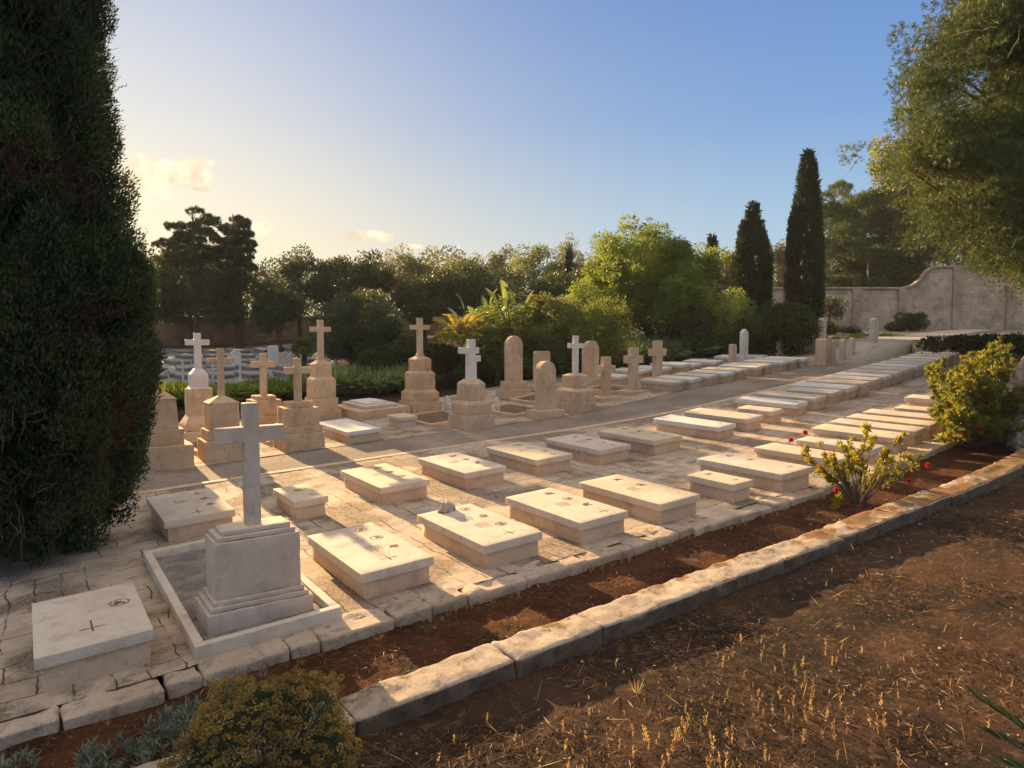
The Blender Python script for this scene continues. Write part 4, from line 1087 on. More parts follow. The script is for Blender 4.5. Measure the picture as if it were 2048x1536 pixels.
def silhouette(tiers, d, label, seed, x, top):
    cl = []; rj = random.Random(seed)
    for (xa, xb, y, thick) in tiers:
        m_ = max(2, int((xb - xa) / 6))
        for i in range(m_):
            f = i / (m_ - 1); xx = xa + (xb - xa) * f; p = pix(xx + rj.uniform(-2, 2), y + rj.uniform(-thick, thick) + 6 * abs(f - .5), d + rj.uniform(-2, 2)); cl.append((p.x, p.y, p.z, rj.uniform(.13, .28)))
    q = camxy(x, d); g = float(H(*q)); zt = zr(top, d)
    pine((q[0], q[1], g), cl, label, 'conifer_tree', .22, 7, 5200, 'dark', .2, [(q[0], q[1], g - .2), (q[0] + .1, q[1], g + (zt - g) * .5), (q[0], q[1], zt)], seed, 0, 'conifer silhouettes against the golden sky', .05)
SIL = [([(380, 402, 420, 3), (398, 436, 437, 4), (388, 436, 446, 3), (336, 398, 451, 4), (350, 428, 466, 4), (350, 405, 478, 3), (312, 352, 487, 4), (340, 430, 497, 5), (330, 432, 510, 7), (318, 440, 524, 8)], 'broader of two layered conifers standing dark against the golden sky', 393, 420),
       ([(466, 480, 437, 3), (482, 494, 444, 3), (448, 492, 452, 4), (455, 500, 466, 4), (430, 470, 479, 4), (450, 502, 484, 4), (435, 506, 500, 6), (432, 500, 515, 7), (440, 505, 530, 7)], 'narrower of two layered conifers standing dark against the golden sky', 473, 436)]

# ------------------------------------------------------------------ nearer shrubs and trees
view_tree(712, 586, 84, 36, 'large round grey green shrub behind the tall ochre crosses', 'shrub', 'grey', .13, 30000, bot=738, name='round_shrub', seed=301, trunks=3, k=110, cr=.55)
view_tree(608, 674, 26, 38, 'small sunlit yellow green bush beside the far white graves', 'bush', 'bright', .10, 5000, bot=712, name='small_bush', seed=302, k=30)
for i, (x, t_, b_, hw, d, lab, mt) in enumerate([(815, 676, 742, 42, 33, 'low dark bush right of the round grey green shrub', 'dark'), (755, 700, 752, 36, 32, 'low dark bush at the foot of the round shrub', 'dark'),
        (880, 690, 740, 45, 32, 'low dark bush under the yellow palm', 'dark'), (1000, 655, 748, 74, 32, 'shaded leafy bush behind the tall slender headstone', 'olive'),
        (1110, 588, 738, 72, 32, 'rounded mid green bush behind the olive bush', 'olive'), (1020, 592, 738, 85, 33, 'fresh green leafy bush around the banana like plants', 'bright'),
        (1185, 602, 742, 78, 31, 'soft feathery olive bush in front of the bright green tree', 'olive'),
        (1375, 618, 725, 62, 33, 'shaded green bush under the right side of the bright green tree', 'dark'),
        (1460, 600, 715, 60, 33, 'yellow green bush left of the reddish hedge bush', 'bright')]):
    view_tree(x, t_, hw, d, lab, 'bush', mt, .10, 15000, bot=b_, name='leafy_bush', seed=310 + i, k=70, group='bushes behind the strap leaved bed', trunks=2)
view_tree(1555, 612, 82, 31.5, 'large dark bush with reddish tips at the foot of the tall cypress', 'bush', 'redtip', .10, 36000, bot=716, name='large_bush', seed=330, k=120, trunks=3, fn=H) if 'redtip' in M else None
# bright green broad tree
view_tree(1300, 446, 165, 36, 'big bright green tree with a wide rounded crown, right of the middle', 'tree', 'bright', .12, 115000, bot=712, name='broadleaf_tree', seed=340, k=260, cr=.55, trunks=3, limbs=24, tr=.14, lump=.5)
view_tree(1655, 590, 34, 45, 'small bare limbed tree before the boundary wall', 'small tree', 'grey', .12, 3500, bot=640, name='small_tree', seed=341, k=30, tr=.09, fn=TZ)
view_tree(1822, 628, 30, 47, 'round dark bush against the boundary wall', 'bush', 'dark', .12, 7000, bot=664, name='wall_bush', seed=342, k=40, fn=TZ)
view_tree(1788, 645, 16, 46, 'smaller dark bush left of the round one at the wall', 'bush', 'dark', .12, 2500, bot=664, name='wall_bush', seed=343, k=20, fn=TZ)
view_tree(1664, 648, 14, 38, 'tiny yellow green bush beside the left terrace post', 'bush', 'bright', .09, 2000, bot=672, name='small_bush', seed=344, k=20, fn=TZ)
view_tree(1700, 655, 22, 41, 'small purplish bush on the terrace before the wall', 'bush', 'grey', .09, 2500, bot=672, name='small_bush', seed=345, k=20, fn=TZ)
view_tree(2030, 672, 24, 26, 'reddish low bush at the right edge beyond the large bush', 'bush', 'pale', .08, 3000, bot=706, name='small_bush', seed=346, k=25, fn=TZ)
for i, (x, y, lab) in enumerate(((1725, 672, 'flat green weed patch beside the corner post'), (1762, 673, 'flat green weed patch right of the corner post'), (1700, 678, 'small weed clump left of the corner post'))):
    p = onG(x, y, fn=TZ); LV = Leaves(); clump_leaves(LV, np.array([tuple(p)]) + rng.normal(size=(12, 3)) * [.5, .5, .03], .22, 900, .09, .4, .6, .4)
    tag(LV.build('weed_patch', M['bright']), lab, 'weeds')
# clipped dark hedge on the terrace
hp = [onG(x, 694, fn=TZ) for x in (1888, 1925, 1965, 2010, 2050)]
LV = Leaves(); Cs = []
for i in range(60):
    f = rng.random() * 3.999; a, b = hp[int(f)], hp[int(f) + 1]; p = a.lerp(b, f % 1)
    Cs.append((p.x + rng.random() * 2.2, p.y + .1 + rng.random() * .5, p.z + .08 + rng.normal() * .05))
clump_leaves(LV, Cs, .32, 20000, .09, .5, .4, .7)
tag(LV.build('dark_hedge', M['cyp2']), 'low dark green hedge mound on the upper terrace', 'hedge')

# mid pine behind the boundary wall
def pine(base, clumps, label, name='pine_tree', tuft=.16, per=14, n_t=5000, mat='pine', tr=.3, trunk=None, seed=0, twigs=0, group=None, wd=.010, reach=1.0, limbp=.75):
    root = empty(name, base, 0, label, 'pine', group); base = Vector(base)
    C = np.array([c[:3] for c in clumps]); rad = np.array([c[3] for c in clumps])
    idx = rng.choice(len(C), n_t, p=rad ** 2 / (rad ** 2).sum())
    d = unit(n_t); T = C[idx] + d * (rad[idx] * (.35 + .65 * rng.random(n_t) ** .6))[:, None] * np.array([1, 1, .62])
    ax = norm(d + np.array([0, 0, .7]) + unit(n_t) * .5)          # each tuft's shoot direction
    tone = rng.random(len(C))[idx] * .5 + rng.random(n_t) * .5
    P = np.repeat(T, per, 0) + np.repeat(ax, per, 0) * (rng.random(n_t * per) * tuft * .6)[:, None]
    D = np.repeat(ax, per, 0) + unit(n_t * per) * .85
    LV = Leaves(); s = tuft * (.6 + .6 * rng.random(len(P))); LV.add(P, D, s, wd, np.repeat(tone, per)); LV.build('crown', M[mat], root, base)
    tb = MB(); rj = random.Random(seed)
    tp0 = [Vector(p) - base for p in trunk]; tp = []
    for a_, b_ in zip(tp0[:-1], tp0[1:]): tp += [a_.lerp(b_, f / 5) for f in range(5)]
    tp.append(tp0[-1])
    tb.tube(tp, list(np.linspace(tr, tr * .2, len(tp))), 10, .15, seed)
    for c in clumps:
        if rj.random() < limbp:
            e = Vector(c[:3]) - base; s0 = min(tp, key=lambda p: abs(p.z - e.z + .3 + .35 * math.hypot(e.x, e.y))); m_ = s0.lerp(e, .5) + Vector((rj.uniform(-.15, .15), rj.uniform(-.15, .15), rj.uniform(-.2, .1)))
            tb.tube([s0, m_, e], [tr * .2, tr * .12, .012], 5, .2, seed)
    tb.build('trunk', M['bark'], root)
    if twigs:
        tb = MB()
        for i in range(twigs):
            c = clumps[rj.randrange(len(clumps))]; p = Vector(c[:3]) - base + Vector((rj.uniform(-1, 1), rj.uniform(-1, 1), rj.uniform(-.6, .6))) * c[3] * .9
            to = (Vector((0, 0, CZ)) - base - p).normalized()
            dr = (Vector((rj.uniform(-1, 1), rj.uniform(-1, 1), rj.uniform(-1.2, .3))) + to * .5).normalized(); pts = [p]
            for q in range(6):
                dr = (dr + Vector((rj.uniform(-.35, .35), rj.uniform(-.35, .35), rj.uniform(-.35, .25)))).normalized(); pts.append(pts[-1] + dr * .22 * reach)
                if q in (2, 4):
                    d2 = (dr + Vector((rj.uniform(-1, 1), rj.uniform(-1, 1), rj.uniform(-1, .4)))).normalized(); tb.tube([pts[-1], pts[-1] + d2 * .2, pts[-1] + d2 * .38 + Vector((0, 0, -.06))], [.009, .006, .003], 3)
            tb.tube(pts, [.016, .013, .011, .009, .007, .005, .003], 4)
        tb.build('bare_twigs', M['ptwig'], root)
    return root
for i, (tiers, lab, x, top) in enumerate(SIL): silhouette(tiers, 54, lab, 11 + i, x, top)
d = 60; cl = []
rj = random.Random(5)
for i in range(120):
    while True:
        x = rj.uniform(1625, 1900); y = rj.uniform(372, 585)
        lim = np.interp(x, [1620, 1650, 1690, 1760, 1800, 1900], [460, 385, 368, 392, 375, 380])
        if y > lim: break
    p = pix(x, y, d + rj.uniform(-3.5, 3.5)); cl.append((p.x, p.y, p.z, rj.uniform(.55, 1.1)))
q = camxy(1755, d)
pine((q[0], q[1], zb), cl, 'broad green pine behind the boundary wall between the cypress and the big pine', tuft=.34, per=9, n_t=16000, tr=.35, trunk=[(q[0], q[1], zb - .3), (q[0] - .4, q[1] + .2, zb + 4), (q[0], q[1], zb + 8), (q[0] + .3, q[1], zb + 12)], seed=4, wd=.05)
# leaning pale trunks visible under it
for i, (x0, y0, x1, y1) in enumerate(((1742, 580, 1736, 525),)):
    a, b = pix(x0, y0, 57.5), pix(x1, y1, 57.5); a.z = zb
    m = MB(); m.tube([(0, 0, -.2), tuple((b - a) * .5 + Vector((.05, 0, 0))), tuple(b - a)], [.15, .11, .08], 6); o = m.build('bare_trunk', M['ptwig']); o.location = a
    tag(o, 'pale bare trunk standing just over the boundary wall', 'trunk')

# the big pine at the right
cl = []; rj = random.Random(9)
def pl(y): return np.interp(y, [-80, 0, 60, 120, 200, 270, 330, 380, 450, 500, 540, 570], [1930, 1885, 1830, 1810, 1775, 1755, 1745, 1765, 1800, 1850, 1900, 1960])
def pb(x): return np.interp(x, [1750, 1800, 1830, 1880, 1920, 1970, 2048, 2400], [400, 475, 530, 560, 590, 585, 575, 560])
D0 = 20.0
for i in range(520):
    for _ in range(60):
        y = rj.uniform(-260, 575); x = rj.uniform(1740, 2420)
        if x > pl(y) + 62 and y < pb(x) - 22:
            if 1890 < x < 1990 and 110 < y < 220: continue      # the thin spot where the sky shows
            break
    else: continue
    p = pix(x, y, D0 + rj.uniform(-3.4, 3.4))
    for j in range(9):
        e = Vector((rj.gauss(0, .42), rj.gauss(0, .42), rj.gauss(0, .20))); cl.append((p.x + e.x, p.y + e.y, p.z + e.z, rj.uniform(.24, .46)))
q = camxy(2120, D0); g = float(H(q[0], q[1]))
pine((q[0], q[1], g), cl, 'big shaggy pine hanging in from the upper right with bare hanging twigs', limbp=.03, tuft=.125, per=12, n_t=180000, tr=.42, trunk=[(q[0], q[1], g - .2), (q[0] + .2, q[1], g + 3), (q[0] - .1, q[1] + .1, g + 6.5), (q[0] + .2, q[1], g + 10), (q[0], q[1], g + 13)], seed=9, twigs=330, wd=.013)
# yellowing broadleaf tree at the pine's left flank, beyond the boundary wall
Cs = []
for i in range(110):
    y = rj.uniform(285, 470); x = pl(y) + rj.uniform(2, 95); p = pix(x, y, 58 + rj.uniform(-2, 2)); Cs.append(tuple(p))
q2 = camxy(1850, 58)
rt = empty('slender_tree', (q2[0], q2[1], zb), 0, 'yellow green leaved tree showing at the left flank of the big pine', 'tree')
LV = Leaves(); clump_leaves(LV, Cs, .8, 16000, .24, .6, 0); LV.build('crown', M['olive'], rt, rt.location)
tb = MB(); b0 = Vector(rt.location); hub = Vector(pix(1835, 470, 58)) - b0
tb.tube([(0, 0, -.2), (hub.x * .4 + .1, hub.y * .4, hub.z * .5), tuple(hub)], [.3, .25, .2], 6)
for c in Cs[::3]: tb.tube([tuple(hub), tuple((hub + Vector(c) - b0) * .5), tuple(Vector(c) - b0)], [.1, .06, .02], 4)
tb.build('trunk', M['bark'], rt)

# ------------------------------------------------------------------ palm and banana like plants
def frond_plant(name, base, n, L, label, cat, mat, arch_=.6, wd=.05, leaflets=34, seed=0, stem_h=.0, leaf_l=.35):
    root = empty(name, base, 0, label, cat); rj = random.Random(seed); LV = Leaves(); tb = MB()
    for i in range(n):
        a = 2 * math.pi * rj.random(); el0 = rj.uniform(.5, 1.35); Lf = L * rj.uniform(.7, 1.1); p = Vector((0, 0, stem_h)); pts = [p.copy()]
        for q in range(8):
            e = el0 - arch_ * 1.9 * (q / 7) ** 1.3; p = p + Vector((math.cos(a) * math.cos(e), math.sin(a) * math.cos(e), math.sin(e))) * Lf / 8; pts.append(p.copy())
        tb.tube(pts, [.022 - .0023 * q for q in range(9)], 4)
        side = Vector((-math.sin(a), math.cos(a), 0)); A = []; Dd = []; 
        for q in range(leaflets):
            t = .15 + .85 * q / leaflets; k_ = min(int(t * 8), 7); pt = pts[k_].lerp(pts[k_ + 1], t * 8 - k_); fw = (pts[k_ + 1] - pts[k_]).normalized()
            for s in (-1, 1): A.append(tuple(pt)); Dd.append(tuple(side * s + fw * .55 + Vector((0, 0, -.15))))
        LV.add(np.array(A), np.array(Dd), leaf_l * (1.0 - .3 * rng.random(len(A))), wd, min(1, rj.random()))
    LV.build('fronds', M[mat], root); tb.build('leaf_stalks', M['twig'], root); return root
for i, (x, y, dd, L, lab) in enumerate(((925, 690, 31, 2.0, 'yellow green palm clump, leftmost, arching over the dark bushes'), (985, 690, 32, 1.9, 'second yellow green palm clump right of the leftmost'), (1085, 640, 33, 1.8, 'palm fronds poking out beside the banana like plants'))):
    q = camxy(x, dd); z = float(H(*q)); st = max(0, zr(y, dd) - z)
    frond_plant('palm', (q[0], q[1], z), 30, L, lab, 'palm', 'palm', stem_h=st, seed=i + 3, wd=.045)
def paddle_plant(base, n, L, label, seed, stem=1.0):
    root = empty('banana_plant', base, 0, label, 'banana plant'); rj = random.Random(seed); V = []; F = []; tb = MB(); at = []
    for i in range(n):
        a = 2 * math.pi * rj.random(); e = rj.uniform(.75, 1.5); st = stem * rj.uniform(.6, 1.1); d_ = Vector((math.cos(a) * math.cos(e), math.sin(a) * math.cos(e), math.sin(e)))
        p0 = Vector((rj.uniform(-.5, .5), rj.uniform(-.5, .5), 0)); p1 = p0 + d_ * st; tb.tube([p0, p1], [.035, .02], 5)
        sd_ = d_.cross(Vector((rj.uniform(-1, 1), rj.uniform(-1, 1), .2))).normalized(); nn = d_.cross(sd_); W_ = .17 * L; b0 = len(V); tv = rj.random()
        for q in range(7):
            t = q / 6; c = p1 + d_ * L * t + Vector((math.cos(a), math.sin(a), -1.2)) * (.22 * L * t * t); ww = W_ * math.sin(math.pi * min(1, t * .9 + .08)) ** .6
            for s in (-1, 0, 1): V.append(tuple(c + sd_ * ww * s - nn * (.05 if s else 0))); at.append(tv)
        for q in range(6):
            for s in (0, 1): k_ = b0 + q * 3 + s; F.append((k_, k_ + 1, k_ + 4, k_ + 3))
    link('paddle_leaves', mesh_from('paddle_leaves', V, F, [M['paddle']], True, at), root); tb.build('leaf_stalks', M['olive'], root)
for i, (x, b_, dd, lab) in enumerate(((1040, 700, 34, 'banana like plant whose upright paddle leaves rise above the bushes'), (972, 700, 34, 'lower banana like plant with pale leaf tips above the palms'))):
    q = camxy(x, dd); z = float(H(*q)); paddle_plant((q[0], q[1], z), 12, 1.1, lab, i + 2, stem=zr(588 if i == 0 else 622, dd) - z)

# ------------------------------------------------------------------ strap leaved bed
def blades(LV_, P0, n, L, W, spread=.9, up=1.0, droop=.5):
    """arching straps: two joined leaves per strap"""
    k = len(P0); P = np.repeat(P0, n, 0) + rng.normal(size=(k * n, 3)) * [.04, .04, 0]; a = rng.random(k * n) * 2 * np.pi; s = spread * (.3 + .9 * rng.random(k * n))
    D = norm(np.stack([np.cos(a) * s, np.sin(a) * s, np.full(k * n, up)], -1)); Ls = L * (.6 + .6 * rng.random(k * n)); tn = np.clip(np.repeat(rng.random(k), n) * .5 + rng.random(k * n) * .5, 0, 1)
    LV_.add(P, D, Ls * 1.1, W, tn)
    P2 = P + D * (Ls * .55)[:, None]; D2 = norm(D + np.stack([np.cos(a), np.sin(a), -np.full(k * n, 1.4)], -1) * droop); LV_.add(P2, D2, Ls * .7, W * .95, tn)
front = [(640, 792), (760, 788), (880, 772), (1000, 757), (1110, 750), (1220, 742), (1330, 728), (1410, 716), (1475, 706)]
fr = [onG(x, y) for x, y in front]
P0 = []
for i in range(1500):
    f = rng.random() * (len(fr) - 1.001); a, b = fr[int(f)], fr[int(f) + 1]; p = a.lerp(b, f % 1); t = rng.random()
    x_, y_ = p.x + t * .8, p.y + .1 + t * 2.4; P0.append((x_, y_, float(H(x_, y_)) - .05))
P0 = np.array(P0); LV = Leaves(); blades(LV, P0, 13, 1.1, .09)
tag(LV.build('strap_leaved_bed', M['strap']), kind='stuff')
P0 = []
fr2 = [onG(x, y) for x, y in ((250, 812), (340, 806), (430, 812), (520, 800), (640, 786), (680, 782))]
for i in range(330):
    f = rng.random() * (len(fr2) - 1.001); a, b = fr2[int(f)], fr2[int(f) + 1]; p = a.lerp(b, f % 1); t = rng.random()
    x_, y_ = p.x + .4 * t, p.y + t * 2.0; P0.append((x_, y_, float(H(x_, y_)) - .05))
P0 = np.array(P0); LV = Leaves(); blades(LV, P0, 15, .75, .12, 1.0, .9, .4)
tag(LV.build('leafy_bed', M['bright']), kind='stuff')

# ------------------------------------------------------------------ shaded grave field at the far left
fa = onG(300, 795); 
def field_z(u, v): return float(H(u, v)) + .01
rows = [(28.5, 33.5), (32.5, 37.5)]
tag_g = 'white slabs of the shaded far left field'
fp = [camxy(x, d) for x, d in ((230, 31), (700, 34), (640, 55), (250, 55))]
V = []; F = []
nx, ny = 30, 20
for i in range(nx):
    for j in range(ny):
        s, t = i / (nx - 1), j / (ny - 1)
        a = (Vector(fp[0]) * (1 - s) + Vector(fp[1]) * s) * (1 - t) + (Vector(fp[3]) * (1 - s) + Vector(fp[2]) * s) * t
        V.append((a.x, a.y, field_z(a.x, a.y)))
i = np.arange(nx * ny).reshape(nx, ny)
o = link('field_paving', mesh_from('field_paving', V, np.stack([i[:-1, :-1], i[1:, :-1], i[1:, 1:], i[:-1, 1:]], -1).reshape(-1, 4), [M['shaded_fieldstone']])); tag(o, kind='structure')
proto = None; rj = random.Random(21)
for di, d in enumerate((33, 36.5, 40, 43.5, 47, 50.5)):
    x = 296 + rj.uniform(0, 20); step = 1.75 * FPX / d
    while x < (690 - (d - 33) * 6):
        q = camxy(x, d)
        if proto is None:
            proto = grave(q[0], q[1], 1.0, 1.95, 'low white slab in the shaded grave field at the far left', tag_g, mat='shaded_fieldstone', bmat='shaded_fieldstone', seed=141, lod=1, h=.12, t=.10); r_ = proto
            pk = list(proto.children)
        else:
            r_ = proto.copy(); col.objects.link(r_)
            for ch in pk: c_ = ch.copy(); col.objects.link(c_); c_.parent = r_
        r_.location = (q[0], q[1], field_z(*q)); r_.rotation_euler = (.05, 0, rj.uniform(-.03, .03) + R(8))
        x += step * rj.uniform(.95, 1.2)
for i, (x, y, w_, h_, kind, lab) in enumerate([
    (547, 722, .5, .95, 'flat', 'broad pale headstone, leftmost of the small stones by the far left field'), (558, 724, .26, .62, 'round', 'small stone right of the broad pale headstone in the far left field'),
    (571, 722, .34, .62, 'point', 'small pointed stone third from the left beside the far left field'), (583, 724, .26, .55, 'round', 'small stone fourth from the left beside the far left field'),
    (603, 720, .34, .80, 'point', 'pointed grey stone left of the tall ochre cross shaft in the distance'), (616, 728, .36, .7, 'round', 'grey round stone just left of the tall ochre cross shaft in the distance'),
    (652, 722, .3, .8, 'round', 'grey stone just right of the tall ochre cross shaft in the distance'), (472, 712, .5, .45, 'point', 'tiny white house shaped grave marker at the back of the far left field')]):
    d = 41 + (i % 3); q = camxy(x, d); z = float(H(*q)); headstone(q[0], q[1], w_ * 1.15, zr(y, d) - z + h_ * .9, lab, kind, .2, 'white' if i in (0, 7) else 'greym', group='small stones of the far left field', seed=150 + i, bev=.03)
for i, (x, y, d) in enumerate(((365, 745, 33), (480, 735, 34), (425, 750, 32))):
    q = camxy(x, d); rt = empty('thin_cross', (q[0], q[1], float(H(*q))), 0, ('thin white cross left, among the shaded far slabs', 'thin white cross right, among the shaded far slabs', 'thin white cross middle, among the shaded far slabs')[i], 'grave cross', 'thin white crosses')
    poly_obj('cross', cross_poly(1.25, .09, .5, .09, .32), -.04, .04, M['white'], rt, (0, 0, 0), .005)
    m = MB(); m.rbox((0, 0, .05), (.2, .15, .1), .01, .2, .004); m.build('foot_block', M['white'], rt)

# ------------------------------------------------------------------ rock on the slab
p = onG(894, 1022, h=.34)
m = MB(); m.rbox((0, 0, .055), (.12, .075, .055), .05, .025, .045, 14, 7, top=(.6, .55)); m.rbox((.07, -.02, .05), (.07, .06, .045), .04, .025, .035, 16, 9)
o = m.build('loose_rock', M['rock']); o.location = (p.x, p.y, p.z); o.rotation_euler = (0, 0, .3)
tag(o, 'rough pale rock lying on top of a flat grave', 'rock')

# ------------------------------------------------------------------ bottlebrush like shrub with red flowers
def stemmy(base, tips, label, leaf, wl, per, mat, seed, name='flowering_shrub', cat='shrub', r0=.014, red=(), whorl=.10, thick=None):
    root = empty(name, base, 0, label, cat); b0 = Vector(base); rj = random.Random(seed); tb = MB(); LV = Leaves()
    for tpt in tips:
        e = Vector(tpt) - b0; s0 = Vector((rj.uniform(-.05, .05), rj.uniform(-.05, .05), -.05)); m_ = s0.lerp(e, .45) + Vector((rj.uniform(-.07, .07), rj.uniform(-.07, .07), .03)) 
        m2 = s0.lerp(e, .75) + Vector((rj.uniform(-.04, .04), rj.uniform(-.04, .04), .03)); pts = [s0, m_, m2, e]
        tb.tube(pts, [r0, r0 * .7, r0 * .45, r0 * .2], 5, .2, seed)
        for sub in range(4):
            a = m_.lerp(e, rj.random()); dd = (e - m_).normalized() + Vector((rj.uniform(-1, 1), rj.uniform(-1, 1), rj.uniform(-.2, .7))) * .8; b = a + dd.normalized() * rj.uniform(.08, .2) * whorl * 10
            tb.tube([a, b], [r0 * .35, r0 * .15], 4)
            for (q0, q1, nn) in ((a, b, per // 2), (b, b + dd.normalized() * .03, per // 2)):
                t = rng.random(nn)[:, None]; P = np.array(q0)[None] * (1 - t) + np.array(q1)[None] * t
                D = unit(nn) * .9 + np.array(dd.normalized()) * .7 + [0, 0, .3]; LV.add(P, D, leaf * (.6 + .7 * rng.random(nn)), wl, np.clip(rj.random() * .6 + rng.random(nn) * .4, 0, 1))
        nn = per; P = np.array(e)[None] + rng.normal(size=(nn, 3)) * .015; LV.add(P, unit(nn) * .8 + [0, 0, .6], leaf * (.6 + .7 * rng.random(nn)), wl, np.clip(rj.random() * .6 + rng.random(nn) * .4, 0, 1))
    LV.build('leaves', M[mat], root); tb.build('stems', M['twig'], root)
    for k, px in enumerate(red):
        f = Vector(px) - b0; L2 = Leaves(); nn = 150; L2.add(np.array(f)[None] + rng.normal(size=(nn, 3)) * .008, unit(nn), .048 * (.7 + .5 * rng.random(nn)), .012); L2.build('red_flower', M['red'], root)
    return root
b = onG(1718, 1006, h=-.1); db = depth(b)
tips = [pix(x, y, db + rj.uniform(-.35, .35)) for x, y in ((1612, 905), (1640, 890), (1668, 930), (1690, 900), (1735, 858), (1742, 885), (1770, 905), (1795, 885), (1812, 915), (1835, 925), (1660, 960), (1640, 940), (1712, 925), (1760, 940), (1800, 950), (1690, 955), (1622, 925), (1650, 912), (1725, 900), (1780, 925), (1740, 965), (1672, 1010), (1685, 895), (1705, 880))]
stemmy(b, tips, 'small yellow green shrub with scattered red flowers growing against the low wall', .095, .024, 34, 'hib', 5, red=[pix(x, y, db + rj.uniform(-.2, .2)) for x, y in ((1582, 880), (1611, 865), (1855, 930), (1819, 961), (1672, 980))])
# large bush at the right
b = onG(1950, 892, h=-.1); db = depth(b)
tips = []
for i in range(290):
    while True:
        x, y = rj.uniform(1838, 2150), rj.uniform(682, 888)
        if 2008 < x < 2062 and y > 738: continue
        cx_, cy_ = 1965, 795
        if ((x - cx_) / (135 if x < cx_ else 190)) ** 2 + ((y - cy_) / 108) ** 2 < rj.uniform(.1, 1) ** .6 * (.8 + .4 * math.sin(x * .05 + y * .03)): break
    tips.append(pix(x, y, db + rj.uniform(-1.3, 1.3)))
stemmy(b, tips, 'large sprawling bush with yellow, green and orange leaves beside the pale tree trunk', .11, .030, 50, 'hib2', 6, name='sprawling_bush', cat='bush', red=[pix(1958, 860, db - 1.1), pix(1930, 872, db - 1.1)], whorl=.13, r0=.02)
# pale trunk at the right edge
b = onG(2034, 898, h=-.05); db = depth(b); pts = [b]
for x, y in ((2036, 860), (2040, 820), (2040, 780), (2038, 745), (2080, 690), (2150, 560), (2230, 400)): pts.append(pix(x, y, db + .02 * (898 - y) * .3))
m = MB(); m.tube([p_ - b for p_ in pts], [.19, .145, .13, .125, .13, .12, .10, .07], 12, .35, 3); m.tube([(0, 0, .05), (-.25, -.12, -.02), (-.5, -.2, -.12)], [.1, .06, .02], 6, .3, 2)
o = m.build('leaning_trunk', M['pbark']); o.location = b; tag(o, 'pale rough barked trunk leaning up at the right edge of the picture', 'tree trunk')

# ------------------------------------------------------------------ flowering dome bush and silvery plants in the foreground
q = camxy(510, 4.5); gz0 = float(H(*q))
rt = empty('dome_bush', (q[0], q[1], gz0), 0, 'rounded bush covered in mustard brown flower heads, at the bottom left', 'flowering bush')
LV = Leaves(); n = 26000; d = unit(n); d[:, 2] = np.abs(d[:, 2]) * 1.0; rr_ = .55 + .45 * rng.random(n) ** .5
lump = 1 + .26 * fbm(d, 2.4, 3, 4)
P = np.array([q[0], q[1], gz0 + .42]) + d * (rr_ * lump)[:, None] * [.52, .50, .53]; P[:, 2] -= .12 * (1 - d[:, 2])
LV.add(P, d + unit(n) * .7 + [0, 0, .3], .035 * (.6 + .8 * rng.random(n)), .006); LV.build('leaves', M['grey'], rt, rt.location)
LV = Leaves(); k = 1300; dc = unit(k * 2); dc = dc[dc[:, 2] > -.15][:k]; lump = 1 + .26 * fbm(dc, 2.4, 3, 4)
C = np.array([q[0], q[1], gz0 + .42]) + dc * (lump * (1.0 + .07 * rng.random(len(dc))))[:, None] * [.53, .51, .54]
clump_leaves(LV, C, .020 * (.7 + .6 * rng.random(len(C))), 42000, .012, .8, .5, .6, .1, .6); LV.build('flower_heads', M['yflow'], rt, rt.location)
tb = MB()
for i in range(60):
    a = rj.uniform(0, 6.28); e = Vector((math.cos(a) * .4, math.sin(a) * .4, rj.uniform(.5, .95))); tb.tube([(0, 0, -.05), e * .5 + Vector((0, 0, .05)), e], [.008, .006, .003], 4)
tb.build('stems', M['twig'], rt)
def silver(cx_, cy_, rad, n, label, seed, hgt=.2):
    z = float(H(cx_, cy_)) - .1; rt = empty('silvery_succulent', (cx_, cy_, z), 0, label, 'succulent', 'silvery succulents at the bottom left'); LV = Leaves(); rj2 = random.Random(seed); tb = MB()
    for i in range(n):
        a = rj2.uniform(0, 6.28); r_ = rad * math.sqrt(rj2.random()); x, y = r_ * math.cos(a), r_ * math.sin(a); h_ = hgt * rj2.uniform(.5, 1.25); e = Vector((x + rj2.uniform(-.05, .05), y + rj2.uniform(-.05, .05), h_))
        tb.tube([(x, y, 0), e], [.006, .004], 4); m_ = 26; t = rng.random(m_)[:, None]; P = np.array([[x, y, .02]]) * (1 - t) + np.array(e)[None] * t
        LV.add(P, unit(m_) * [1, 1, .5] + [0, 0, .75], .085 * (.6 + .6 * rng.random(m_)), .011, np.clip(rj2.random() * .5 + rng.random(m_) * .5, 0, 1))
    LV.build('leaves', M['silver'], rt); tb.build('stems', M['twig'], rt)
p = onG(470, 1440); silver(p.x, p.y, .42, 60, 'silvery spiky succulent clump behind the mustard dome bush', 3, .30)
p = onG(375, 1470); silver(p.x, p.y, .36, 50, 'silvery spiky clump left of the mustard dome bush', 4, .22)
p = onG(215, 1530); silver(p.x, p.y, .30, 40, 'low silvery clump at the bottom edge, lying over the wall end', 5, .14)
p = onG(20, 1530); silver(p.x, p.y, .14, 14, 'tiny green tuft in the bottom left corner', 6, .12)

